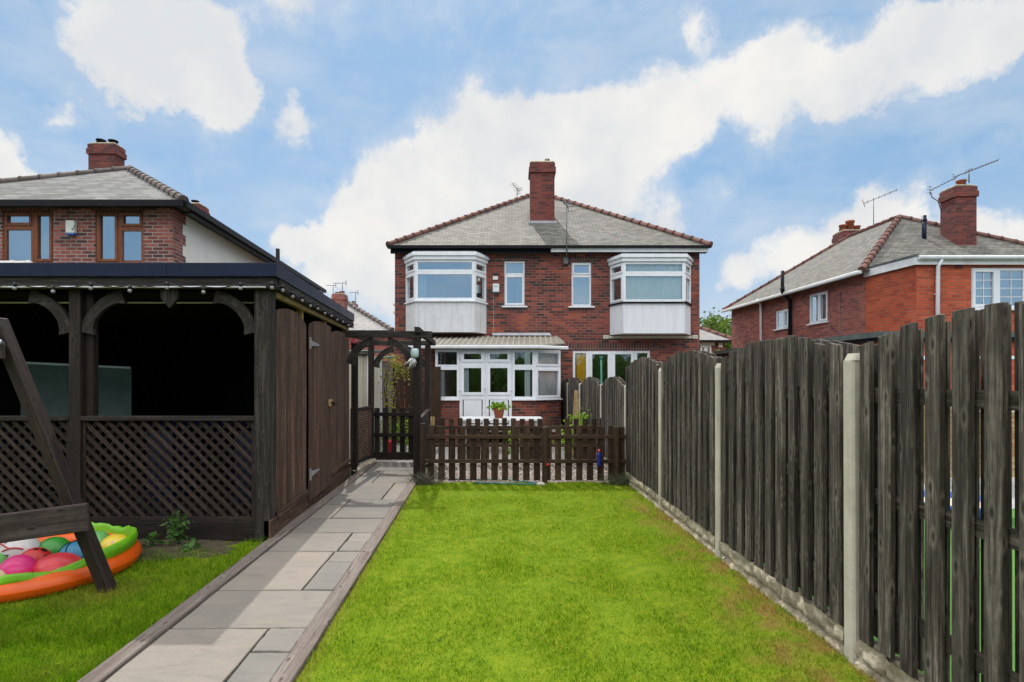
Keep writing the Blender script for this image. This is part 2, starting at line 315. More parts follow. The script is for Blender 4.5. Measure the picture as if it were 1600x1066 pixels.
def grass_m(name, ground=False):
    m, t = new_mat(name); o = objc(t); flat = t.mapping(o, (1, 1, 0))
    r = t.noise(flat, 160, 3) if ground else rnd(t)
    patch = t.noise(flat, 2.4, 6, .62); fine = t.noise(flat, 9, 4, .6); tuft = t.noise(flat, 62, 3, .65)
    v = t.math('ADD', t.math('MULTIPLY', r, .62), t.math('MULTIPLY', t.math('ADD', t.math('MULTIPLY', t.math('ADD', patch, .5), .5), fine), .5))
    v = t.math('ADD', t.math('SUBTRACT', v, .31), t.math('MULTIPLY', t.math('SUBTRACT', tuft, .5), .75))
    col = t.ramp(v, [(.11, (.022, .095, .003)), (.35, (.10, .25, .004)), (.57, (.24, .37, .008)), (.84, (.48, .49, .06))])
    dry = t.node('ShaderNodeAttribute', attribute_name='dry').outputs['Fac']
    drc = t.mix(r, (.17, .10, .03), (.46, .31, .09))
    col = t.mix(dry, col, drc)
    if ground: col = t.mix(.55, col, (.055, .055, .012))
    t.put(t.p.inputs['Base Color'], col); t.p.inputs['Roughness'].default_value = .8; t.p.inputs['Specular IOR Level'].default_value = .02
    if not ground:
        tl = t.node('ShaderNodeBsdfTranslucent'); t.put(tl.inputs[0], col)
        mx = t.node('ShaderNodeMixShader'); mx.inputs[0].default_value = .38
        t.l.new(t.p.outputs[0], mx.inputs[1]); t.l.new(tl.outputs[0], mx.inputs[2]); t.l.new(mx.outputs[0], t.out.inputs[0])
    return m
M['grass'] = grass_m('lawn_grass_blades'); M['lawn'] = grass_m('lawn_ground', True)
M['turf'] = rough_mat('artificial_turf', (.05, .15, .02), (.085, .2, .035), 30, .9, fine=200)
M['earth'] = rough_mat('rough_ground', (.07, .085, .035), (.12, .12, .06), 2, .95)
M['path_grey'] = rough_mat('grey_paving', (.27, .27, .28), (.35, .35, .36), 3, .9)
M['patio'] = brick('pale_patio_flags', [(.36, .34, .32), (.44, .41, .38), (.5, .47, .44)], (.2, .19, .18), bw=.6, rh=.6, ms=.012, soot=.1)

# ------------------------------------------------------------------ mesh builder
class MB:
    def __init__(s, M_=None): s.v = []; s.f = []; s.uv = []; s.r = []; s.sm = []; s.M = M_ or Matrix.Identity(4)
    def addv(s, pts):
        i = len(s.v); s.v += [tuple(s.M @ Vector(p)) for p in pts]; return i
    def geo_uv(s, pts):                                     # metres, along the face's own horizontal and slope
        a = [Vector(p) for p in pts]; n = Vector((0, 0, 0))
        for i in range(len(a)):
            p, q = a[i], a[(i + 1) % len(a)]
            n += Vector(((p.y - q.y) * (p.z + q.z), (p.z - q.z) * (p.x + q.x), (p.x - q.x) * (p.y + q.y)))
        n.normalize()
        if abs(n.z) > .98: return [(p.x, p.y) for p in a]
        u = Vector((0, 0, 1)).cross(n).normalized(); w = n.cross(u)
        return [(p.dot(u), p.dot(w)) for p in a]
    def poly(s, pts, uv=None, r=None, smooth=False):
        i = s.addv(pts); s.f.append(tuple(range(i, i + len(pts)))); s.uv.append(uv or s.geo_uv(s.v[i:i + len(pts)]))
        s.r.append(random.random() if r is None else r); s.sm.append(smooth)
    def face(s, idx, uv, r, smooth=False): s.f.append(tuple(idx)); s.uv.append(uv); s.r.append(r); s.sm.append(smooth)
    def hexa(s, c, grain=None, r=None):                     # 8 corners: bottom ring then top ring
        i = s.addv(c); w = [Vector(p) for p in s.v[i:i + 8]]; r = random.random() if r is None else r
        for q in ((3, 2, 1, 0), (4, 5, 6, 7), (0, 1, 5, 4), (1, 2, 6, 5), (2, 3, 7, 6), (3, 0, 4, 7)):
            pts = [w[k] for k in q]
            if grain is None: uv = s.geo_uv(pts)
            else:
                g = (s.M.to_3x3() @ Vector(grain)).normalized(); e = [(pts[1] - pts[0]), (pts[2] - pts[1])]
                n = e[0].cross(e[1])
                if n.length < 1e-9: uv = s.geo_uv(pts)
                else:
                    n.normalize(); u = g.cross(n)
                    u = u.normalized() if u.length > .3 else e[0].normalized()
                    vv = g if abs(g.dot(n)) < .9 else n.cross(u)
                    uv = [(p.dot(u) + r * 3, p.dot(vv) + r * 7) for p in pts]
            s.face([i + k for k in q], uv, r)
    def box(s, x0, x1, y0, y1, z0, z1, grain='auto', r=None):
        if grain == 'auto':
            d = (x1 - x0, y1 - y0, z1 - z0); k = d.index(max(d)); grain = tuple(1.0 if j == k else 0.0 for j in range(3))
        s.hexa([(x0, y0, z0), (x1, y0, z0), (x1, y1, z0), (x0, y1, z0), (x0, y0, z1), (x1, y0, z1), (x1, y1, z1), (x0, y1, z1)], grain, r)
    def bar(s, p0, p1, w, d, up=(0, 0, 1), r=None):
        p0, p1 = Vector(p0), Vector(p1); a = (p1 - p0).normalized(); up = Vector(up)
        x = a.cross(up).normalized() * (w / 2); y = x.cross(a).normalized() * (d / 2)
        s.hexa([p0 - x - y, p0 + x - y, p0 + x + y, p0 - x + y, p1 - x - y, p1 + x - y, p1 + x + y, p1 - x + y], tuple(a), r)
    def prism(s, poly, ex, grain=None, r=None):             # polygon extruded by vector ex
        n = len(poly); ex = Vector(ex); r = random.random() if r is None else r
        a = [Vector(p) for p in poly]; i = s.addv(a + [p + ex for p in a]); w = [Vector(p) for p in s.v[i:i + 2 * n]]
        gx = (s.M.to_3x3() @ ex).normalized(); g = (s.M.to_3x3() @ Vector(grain)).normalized() if grain else None
        def uvs(pts, n_):
            if g is None: return s.geo_uv(pts)
            u = g.cross(n_); u = u.normalized() if u.length > .2 else gx
            return [(p.dot(u) + r * 3, p.dot(g) + r * 7) for p in pts]
        s.face([i + k for k in range(n)], uvs(w[:n], gx), r); s.face([i + n + k for k in reversed(range(n))], uvs(list(reversed(w[n:])), gx), r)
        for k in range(n):
            q = (k, k + n, (k + 1) % n + n, (k + 1) % n); pts = [w[j] for j in q]
            nn = (pts[1] - pts[0]).cross(pts[3] - pts[0])
            s.face([i + j for j in q], uvs(pts, nn.normalized() if nn.length > 1e-9 else gx), r)
    def tube(s, pts, rad, n=8, smooth=True, r=None, cap=True):
        pts = [Vector(p) for p in pts]; rad = rad if isinstance(rad, (list, tuple)) else [rad] * len(pts); r = random.random() if r is None else r
        rings = []; prev = None; L = 0
        for k, p in enumerate(pts):
            a = (pts[min(k + 1, len(pts) - 1)] - pts[max(k - 1, 0)])
            a = a.normalized() if a.length > 1e-9 else Vector((0, 0, 1))
            ref = prev if prev is not None else (Vector((0, 0, 1)) if abs(a.z) < .9 else Vector((1, 0, 0)))
            x = (ref - a * ref.dot(a)); x = x.normalized() if x.length > 1e-6 else a.orthogonal().normalized(); prev = x; y = a.cross(x)
            rings.append(s.addv([p + (x * math.cos(t) + y * math.sin(t)) * rad[k] for t in [2 * math.pi * j / n for j in range(n)]]))
        for k in range(len(rings) - 1):
            d = (pts[k + 1] - pts[k]).length
            for j in range(n):
                j2 = (j + 1) % n; u0, u1 = j / n * .3, (j + 1) / n * .3
                s.face([rings[k] + j, rings[k] + j2, rings[k + 1] + j2, rings[k + 1] + j], [(u0, L), (u1, L), (u1, L + d), (u0, L + d)], r, smooth)
            L += d
        if cap:
            s.face([rings[0] + j for j in reversed(range(n))], [(0, 0)] * n, r); s.face([rings[-1] + j for j in range(n)], [(0, 0)] * n, r)
    def surf(s, fn, nu, nv, closed_u=True, smooth=True, r=None):   # fn(u,v) in 0..1
        r = random.random() if r is None else r; cu = nu if closed_u else nu + 1
        i = s.addv([fn(a / nu, b / nv) for b in range(nv + 1) for a in range(cu)])
        for b in range(nv):
            for a in range(nu):
                a2 = (a + 1) % cu; q = (i + b * cu + a, i + b * cu + a2, i + (b + 1) * cu + a2, i + (b + 1) * cu + a)
                s.face(q, [(a / nu, b / nv), ((a + 1) / nu, b / nv), ((a + 1) / nu, (b + 1) / nv), (a / nu, (b + 1) / nv)], r, smooth)
    def ball(s, c, rad, n=24, r=None, sz=1.0):
        c = Vector(c)
        def fn(u, v):
            th = 2 * math.pi * u; ph = math.pi * min(max(v, .004), .996)
            return c + Vector((math.cos(th) * math.sin(ph), math.sin(th) * math.sin(ph), -math.cos(ph) * sz)) * rad
        s.surf(fn, n, n // 2, r=r)
    def lathe(s, prof, c, n=20, r=None):
        c = Vector(c); k = len(prof) - 1
        def fn(u, v):
            q = prof[min(int(round(v * k)), k)]; th = -2 * math.pi * u
            return c + Vector((math.cos(th) * q[0], math.sin(th) * q[0], q[1]))
        s.surf(fn, n, k, r=r)
    def build(s, name, mat, parent=None, bevel=0.0):
        me = bpy.data.meshes.new(name); me.from_pydata(s.v, [], s.f); me.update()
        uv = me.uv_layers.new(name='UVMap'); uv.data.foreach_set('uv', np.array([c for f in s.uv for p in f for c in p[:2]], dtype=np.float32))
        at = me.attributes.new('rnd', 'FLOAT', 'FACE'); at.data.foreach_set('value', np.array(s.r, dtype=np.float32))
        me.polygons.foreach_set('use_smooth', np.array(s.sm, dtype=bool))
        me.materials.append(mat); o = bpy.data.objects.new(name, me); C.objects.link(o)
        if parent: attach(o, parent)
        if bevel:
            b = o.modifiers.new('bevel', 'BEVEL'); b.width = bevel; b.segments = 1; b.limit_method = 'ANGLE'; b.angle_limit = R(40)
        return o
BASE = {}
def attach(o, parent):
    o.parent = parent; inv = Matrix.Identity(4); p = parent
    while p is not None:
        if p.name in BASE: inv = Matrix.Translation(-BASE[p.name])
        p = p.parent
    if parent.name in BASE: o.matrix_parent_inverse = inv
def thing(name, label, cat, loc=(0, 0, 0), group=None):
    o = bpy.data.objects.new(name, None); C.objects.link(o); o.location = loc; o.empty_display_size = .2
    BASE[o.name] = Vector(loc); o['label'] = label; o['category'] = cat
    if group: o['group'] = group
    return o
def tag(o, label, cat, group=None):
    o['label'] = label; o['category'] = cat
    if group: o['group'] = group
    return o
def kind(o, k): o['kind'] = k; return o

# ------------------------------------------------------------------ windows and walls
def wall(mb, w, h, holes, rev=.1):                          # local x 0..w, z 0..h, outside is -y
    xs = sorted({0, w, *[q[0] for q in holes], *[q[1] for q in holes]}); zs = sorted({0, h, *[q[2] for q in holes], *[q[3] for q in holes]})
    for a, b in zip(xs, xs[1:]):
        for c, d in zip(zs, zs[1:]):
            mx, mz = (a + b) / 2, (c + d) / 2
            if any(q[0] < mx < q[1] and q[2] < mz < q[3] for q in holes): continue
            mb.poly([(a, 0, c), (b, 0, c), (b, 0, d), (a, 0, d)])
    for a, b, c, d in holes:
        mb.poly([(a, 0, c), (a, rev, c), (b, rev, c), (b, 0, c)]); mb.poly([(a, 0, d), (b, 0, d), (b, rev, d), (a, rev, d)])
        mb.poly([(a, 0, c), (a, 0, d), (a, rev, d), (a, rev, c)]); mb.poly([(b, 0, c), (b, rev, c), (b, rev, d), (b, 0, d)])

def window(parent, MM, w, h, cells, fw=.055, mat='pvc', gl='glass', y0=0.0, d=.06, sash=(), drape=None, bars=None, name='window', part=True):
    """cells: (x0,x1,z0,z1) as fractions; a frame mesh with a pane and drapes below it"""
    mb = MB(MM); g = MB(MM)
    def ring(x0, x1, z0, z1, t, ya, yb):
        mb.box(x0, x0 + t, ya, yb, z0, z1); mb.box(x1 - t, x1, ya, yb, z0, z1)
        mb.box(x0 + t, x1 - t, ya + .001, yb - .001, z0, z0 + t); mb.box(x0 + t, x1 - t, ya + .001, yb - .001, z1 - t, z1)
    for k, (a, b, c, e) in enumerate(cells):
        x0, x1, z0, z1 = a * w, b * w, c * h, e * h
        ring(x0, x1, z0, z1, fw, y0, y0 + d); t = fw
        if k in sash: ring(x0 + fw * .55, x1 - fw * .55, z0 + fw * .55, z1 - fw * .55, fw * .9, y0 - .018, y0 + .03); t = fw * 1.45
        g.poly([(x0 + t * .9, y0 + d * .55, z0 + t * .9), (x1 - t * .9, y0 + d * .55, z0 + t * .9), (x1 - t * .9, y0 + d * .55, z1 - t * .9), (x0 + t * .9, y0 + d * .55, z1 - t * .9)])
        if bars:
            nx, nz = bars
            for i in range(1, nx): q = x0 + t + (x1 - x0 - 2 * t) * i / nx; mb.box(q - .009, q + .009, y0 + d * .3, y0 + d * .5, z0 + t, z1 - t)
            for i in range(1, nz): q = z0 + t + (z1 - z0 - 2 * t) * i / nz; mb.box(x0 + t, x1 - t, y0 + d * .3 + .001, y0 + d * .5 - .001, q - .009, q + .009)
    fr = mb.build(name, M[mat], parent, .004); g.build('pane', M[gl], fr)
    for dr in (drape or ()):                                # (x0,x1,z0,z1 fractions, material, y, wave)
        a, b, c, e, mt, y, wv = dr; q = MB(MM); n = max(4, int((b - a) * w / .02))
        q.surf(lambda u, v: Vector(((a + (b - a) * u) * w, y + wv * math.sin(u * (b - a) * w / .13 * 6.28 + math.sin(u * 19) * 1.3), (c + (e - c) * v) * h)), n, 1, closed_u=False)
        q.build('curtain' if mt != 'blind' and mt != 'yellow' else 'blind', M[mt], fr)
    return fr
T = Matrix.Translation
def hips(parent, lines, mat, rad=.12, seg=.34, name='hip_tiles'):
    for p0, p1 in lines:
        p0, p1 = Vector(p0), Vector(p1); L = (p1 - p0).length; n = max(1, int(L / seg)); mb = MB()
        for k in range(n):
            a = p0.lerp(p1, k / n); b = p0.lerp(p1, (k + 1.06) / n)
            mb.tube([a, a.lerp(b, .16), a.lerp(b, .17), b], [rad * 1.16, rad * 1.16, rad, rad * .94], 8)
        mb.build(name, mat, parent)
def chimney(parent, x0, x1, y0, y1, z0, z1, mat, pots=(), flash=True):
    mb = MB(); mb.box(x0, x1, y0, y1, z0, z1 - .32, None); e = .04
    mb.box(x0 - e, x1 + e, y0 - e, y1 + e, z1 - .32, z1 - .16, None); mb.box(x0 - e * .4, x1 + e * .4, y0 - e * .4, y1 + e * .4, z1 - .16, z1 - .02, None)
    ch = mb.build('chimney', M[mat], parent)
    c = MB(); c.box(x0 + .01, x1 - .01, y0 + .01, y1 - .01, z1 - .02, z1 + .04); c.build('mortar_cap', M['rock'], ch, .02)
    for (fx, fy, r, h, mt) in pots:
        p = MB(); p.lathe([(r * .0, 0), (r * 1.05, 0), (r * .95, h * .8), (r * 1.15, h * .82), (r * 1.15, h), (r * .8, h), (r * .7, h * .6), (0, h * .6)], (x0 + (x1 - x0) * fx, y0 + (y1 - y0) * fy, z1 + .03), 14)
        p.build('chimney_pot', M[mt], ch)
    if flash:
        f = MB(); f.box(x0 - .05, x1 + .05, y0 - .055, y0 - .012, z0 - .02, z0 + .06); f.build('flashing', M['lead'], ch)
    return ch
def aerial(label, base, mast, boom, az, n=7, el=.32, tilt=.0, rad=.012, group=None, name='tv_aerial'):
    base = Vector(base); t = thing(name, label, 'aerial', base, group)
    m = MB(); m.tube([base, base + Vector((0, 0, mast))], rad * 1.2, 6); m.build('mast', M['steel'], t)
    d = Vector((math.cos(az) * math.cos(tilt), math.sin(az) * math.cos(tilt), math.sin(tilt))); s = d.cross(Vector((0, 0, 1))).normalized(); up = s.cross(d)
    top = base + Vector((0, 0, mast * .96)); m = MB(); a = top - d * boom * .3; m.tube([a, a + d * boom], rad, 5)
    for k in range(n):
        c = a + d * boom * (.12 + .86 * k / max(1, n - 1)); L = el * (1 - .35 * k / n)
        m.tube([c - s * L / 2, c + s * L / 2], rad * .6, 4)
    for k in (-1, 0, 1): m.tube([a + up * .11 * k - s * el * .35, a + up * .11 * k + s * el * .35], rad * .7, 4)
    m.tube([a - up * .13, a + up * .13], rad * .7, 4)
    m.build('antenna', M['steel'], t); return t
def leaves(mb, pts, size, droop=.3, up=.4):
    for p in pts:
        p = Vector(p); s = size * random.uniform(.6, 1.3)
        d = Vector((random.gauss(0, 1), random.gauss(0, 1), random.gauss(0, .6) - droop)).normalized()
        n = Vector((random.gauss(0, 1), random.gauss(0, 1), random.gauss(up, .8))).normalized(); w = d.cross(n)
        if w.length < .1: continue
        w.normalize(); r = random.random(); b = d * s; n2 = w.cross(d) * s * .08
        mb.poly([p, p + b * .4 + w * s * .3 + n2, p + b, p + b * .4 - w * s * .3 + n2], [(0, 0)] * 4, r)

# ------------------------------------------------------------------ ground, lawn, path
def SL(y): return -2.39 - .10 * (y - 5.75)                  # side wall of the shelter
def PL(y): return -2.247 - .055 * (y - 3.05)                # outer edges of the path
def PR(y): return -1.14 - .055 * (y - 3.05)
FEN = [(1.99, -.6), (1.97, 1.33), (1.95, 3.25), (1.885, 5.16), (1.86, 7.08), (1.81, 9.02), (1.73, 10.95), (1.55, 12.85), (1.46, 14.75), (1.40, 15.98)]
def FX(y):
    for (xa, ya), (xb, yb) in zip(FEN, FEN[1:]):
        if y <= yb: return xa + (xb - xa) * (y - ya) / (yb - ya)
    return FEN[-1][0]
def sheet(name, x0, x1, y0, y1, z, mat, k='structure', nx=1, ny=1, wob=0.0):
    mb = MB(); mb.surf(lambda u, v: Vector((x0 + (x1 - x0) * u, y0 + (y1 - y0) * v, z + (wob * mnoise.noise((u * 40, v * 40, 0)) if wob else 0))), nx, ny, closed_u=False, smooth=True)
    return kind(mb.build(name, M[mat], None), k)
sheet('ground', -400, 400, -100, 700, -.06, 'earth')
sheet('neighbour_lawn', 2.05, 9.5, -4, 7.2, -.012, 'turf')
sheet('neighbour_path', 2.05, 12, 7.2, 11.8, -.008, 'path_grey')
kind(sheet('gravel', -1.5, 1.82, 8.95, 11.0, -.004, 'gravel'), 'stuff')
sheet('patio', -3.2, 1.82, 11.0, 16.4, -.008, 'patio')

def dryness(x, y):
    n = mnoise.fractal((x * 1.7, y * 1.7, 3.1), 1, 2, 4) * .5 + .5
    d = FX(y) - .06 - x
    band = max(0, 1 - d / (.24 + .40 * n + (.25 if y < 4.2 else 0))) if 2.0 < y < 7.6 else max(0, .5 - d / .4)
    e = max(0, 1 - (x - PR(y)) / .10) * .45 if x > PR(y) else 0
    m = max(0, mnoise.noise((x * 3.1 + 9, y * 3.1, 0)) - .30) * .7
    return min(1, max(0, band * (.15 + 2.0 * max(0, .28 + mnoise.noise((x * 6, y * 6, 9)) + .5 * mnoise.noise((x * 15, y * 15, 2)))) + e + m * (.5 + n * .5) - .05))
def lawn_ground():
    mb = MB(); nx, ny = 60, 90
    mb.surf(lambda u, v: (lambda y: Vector((PR(y) + (FX(y) - .02 - PR(y)) * u, y, .012 + .012 * mnoise.noise((u * 9, y * 2.2, 1)))))(-1.5 + 10.45 * v), nx, ny, closed_u=False)
    a = kind(mb.build('lawn', M['lawn']), 'structure')
    mb = MB()
    mb.surf(lambda u, v: (lambda y: Vector((-9 + (PL(y) + 9) * u, y, .008 + .012 * mnoise.noise((u * 19, y * 2.2, 4)))))(-1.5 + 7.25 * v), 60, 60, closed_u=False)
    b = kind(mb.build('lawn', M['lawn']), 'structure')
    for o in (a, b):
        at = o.data.attributes.new('dry', 'FLOAT', 'POINT')
        at.data.foreach_set('value', [dryness(v.co.x, v.co.y) if v.co.x > -1.7 else .1 for v in o.data.vertices])
lawn_ground()

POOL = Vector((-3.99, 4.74, 0)); POOL_R = .80
def soil_here(x, y):                                         # bare earth along the foot of the shelter
    n = mnoise.fractal((x * 2.2, y * 3, .5), 1, 2, 3) * .17
    return y > 5.30 + n - .12 * max(0, (x + 3.3)) and x < -2.62
sm = MB(); sm.surf(lambda u, v: Vector((-4.6 + 2.05 * u, 4.95 + .85 * v, -.004 + .03 * (1 - abs(2 * u - 1) ** 4) * min(1, v * 2.5) + .012 * mnoise.noise((u * 14, v * 8, 0)))), 50, 22, closed_u=False)
kind(sm.build('soil', M['soil']), 'stuff')

def grass():
    vs_, fs, rn, dr = [], [], [], []
    def scatter(n, fx, h0, h1, wd, rk=1.0):
        nonlocal vs_
        for _ in range(n):
            q = fx()
            if q is None: continue
            x, y, hs, dry = q
            h = random.uniform(h0, h1) * hs; w = wd * random.uniform(.7, 1.4); a = random.uniform(0, 6.283); ca, sa = math.cos(a) * w, math.sin(a) * w
            lx, ly = random.gauss(0, .55) * h, random.gauss(0, .55) * h; k = len(vs_); z0 = .004
            vs_ += [(x - ca, y - sa, z0), (x + ca, y + sa, z0), (x + lx * .4 + ca * .8, y + ly * .4 + sa * .8, z0 + h * .6), (x + lx * .4 - ca * .8, y + ly * .4 - sa * .8, z0 + h * .6), (x + lx * 1.1, y + ly * 1.1, z0 + h)]
            fs.append((k, k + 1, k + 2, k + 3)); fs.append((k + 3, k + 2, k + 4)); r = random.random() * rk; rn.extend([r] * 5); dr.extend([dry] * 5)
    def ydist(a, b):                                          # denser near the eye
        u = random.random(); return a * (b / a) ** (u ** .95)
    def right():
        y = ydist(2.0, 8.92); x = random.uniform(PR(y) + .004, FX(y) - .035)
        if abs(x) > y * .92 + .2: return None
        n = mnoise.noise((x * 2.3, y * 2.3, 7)); hs = 1 + .5 * n
        for cx, cy, rr, k in ((-.08, 4.88, .30, .9), (.75, 4.3, .28, .6), (-1.25, 8.3, .25, 1.2), (.2, 8.6, .5, .5), (1.0, 8.75, .5, .8)):
            d = math.hypot((x - cx), (y - cy) * .8) / rr
            if d < 1: hs += k * (1 - d)
        if y > 8.6: hs += (y - 8.6) * 2.2 * max(0, mnoise.noise((x * 4, y * 4, 2)) + .35)
        if FX(y) - x < .2: hs += 1.1 * (1 - (FX(y) - x) / .2) * (.4 + random.random())
        if x - PR(y) < .05: hs += .6 * random.random()
        dry = dryness(x, y) + max(0, random.gauss(-.2, .24))
        if random.random() < dry * .35: return None
        tf = mnoise.noise((x * 26, y * 26, 11)) + .6 * mnoise.noise((x * 55, y * 55, 3))
        if tf < -.28 and random.random() < .75: return None
        return x, y, hs * (1 + .45 * tf), min(1, dry)
    def left():
        y = ydist(2.0, 5.75); x = random.uniform(max(-6.2, -y * 1.15), PL(y) - .01)
        if (x - POOL.x) ** 2 + (y - POOL.y) ** 2 < (POOL_R - .03) ** 2: return None
        if soil_here(x, y) and random.random() < .93: return None
        hs = 1.15 + .5 * mnoise.noise((x * 2.3, y * 2.3, 7)); e = PL(y) - x
        if e < .12: hs += .5
        leg = math.hypot(x + 3.05, y - 4.25)
        return x, y, hs, min(1, max(0, random.gauss(.02, .16)) + (.6 * max(0, 1 - leg / .4)) + .25 * max(0, mnoise.noise((x * 3, y * 3, 1))))
    scatter(185000, right, .013, .036, .0015); scatter(80000, left, .02, .05, .0016, .55)
    me = bpy.data.meshes.new('grass'); me.from_pydata(vs_, [], fs)
    for nm, dat in (('rnd', rn), ('dry', dr)):
        at = me.attributes.new(nm, 'FLOAT', 'POINT'); at.data.foreach_set('value', np.array(dat, dtype=np.float32))
    me.materials.append(M['grass']); o = bpy.data.objects.new('grass', me); C.objects.link(o); kind(o, 'stuff')
grass()

def path():
    base = MB(); base.poly([(PL(-1) + .05, -1, .004), (PR(-1) - .05, -1, .004), (PR(11) - .05, 11, .004), (PL(11) + .05, 11, .004)])
    kind(base.build('path_bed', rough_mat('mossy_joint', (.035, .032, .022), (.06, .075, .03), 9, .95, fine=80)), 'structure')
    kw = .115; mb = MB()
    L = lambda y: PL(y) + kw; Rr = lambda y: PR(y) - kw
    def j(x, y): return lambda yy: x - .055 * (yy - y)
    rows = [(-1, .4, []), (.4, 1.3, [(-1.75, .8, None)]), (1.3, 2.2, []), (2.2, 3.64, [(-1.533, 3.64, ('r', 3.32))]), (3.64, 4.30, []), (4.30, 5.275, [(-1.625, 5.275, ('r', 4.966))]),
            (5.275, 5.915, [(-1.636, 5.9, ('r', 5.59))]), (5.915, 6.53, []), (6.53, 7.54, [(-2.11, 7.5, ('l', 7.25))]), (7.54, 8.78, [(-1.78, 8.75, None)]), (8.78, 9.93, [(-2.2, 9.93, None)]), (9.93, 11.0, [])]
    g = .009
    def slab(fa, fb, y0, y1):
        y0 += g; y1 -= g; z = .034 + random.uniform(-.003, .003); c = []
        def edge(p, q, n):
            for k in range(n):
                v = Vector(p).lerp(Vector(q), k / n)
                c.append((v.x + random.uniform(-.004, .004), v.y + random.uniform(-.005, .005), z + random.uniform(-.001, .001)))
        a, b, d, e = (fa(y0) + g, y0, z), (fb(y0) - g, y0, z), (fb(y1) - g, y1, z), (fa(y1) + g, y1, z)
        edge(a, b, 6); edge(b, d, 6); edge(d, e, 6); edge(e, a, 6)
        mb.prism([(p[0], p[1], .006) for p in c], (0, 0, z - .006))
    for y0, y1, js in rows:
        if not js: slab(L, Rr, y0, y1); continue
        x, yy, cross = js[0]; f = j(x, yy)
        for side, (fa, fb) in (('l', (L, f)), ('r', (f, Rr))):
            if cross and cross[0] == side: slab(fa, fb, y0, cross[1]); slab(fa, fb, cross[1], y1)
            else: slab(fa, fb, y0, y1)
    kind(mb.build('path', M['paving'], None, .004), 'structure')
    for nm, f, s in (('left', PL, 1), ('right', PR, -1)):
        k = MB(); cuts = [-1, 1.6, 4.6, 7.7, 10.95] if s > 0 else [-1, 2.1, 5.2, 8.86]
        for a, b in zip(cuts, cuts[1:]):
            a += .004; b -= .004; xa, xb = f(a), f(b)
            k.hexa([(min(xa, xa + s * kw), a, -.05), (max(xa, xa + s * kw), a, -.05), (max(xb, xb + s * kw), b, -.05), (min(xb, xb + s * kw), b, -.05),
                    (min(xa, xa + s * kw), a, .05), (max(xa, xa + s * kw), a, .05), (max(xb, xb + s * kw), b, .05), (min(xb, xb + s * kw), b, .05)], (-.055, 1, 0))
        tag(k.build('timber_edging', M['kerb'], None, .006), 'worn grey-brown timber edging between the path and the ' + ('swing' if s > 0 else 'sunny open lawn'), 'edging', 'timber edging of the path')
path()

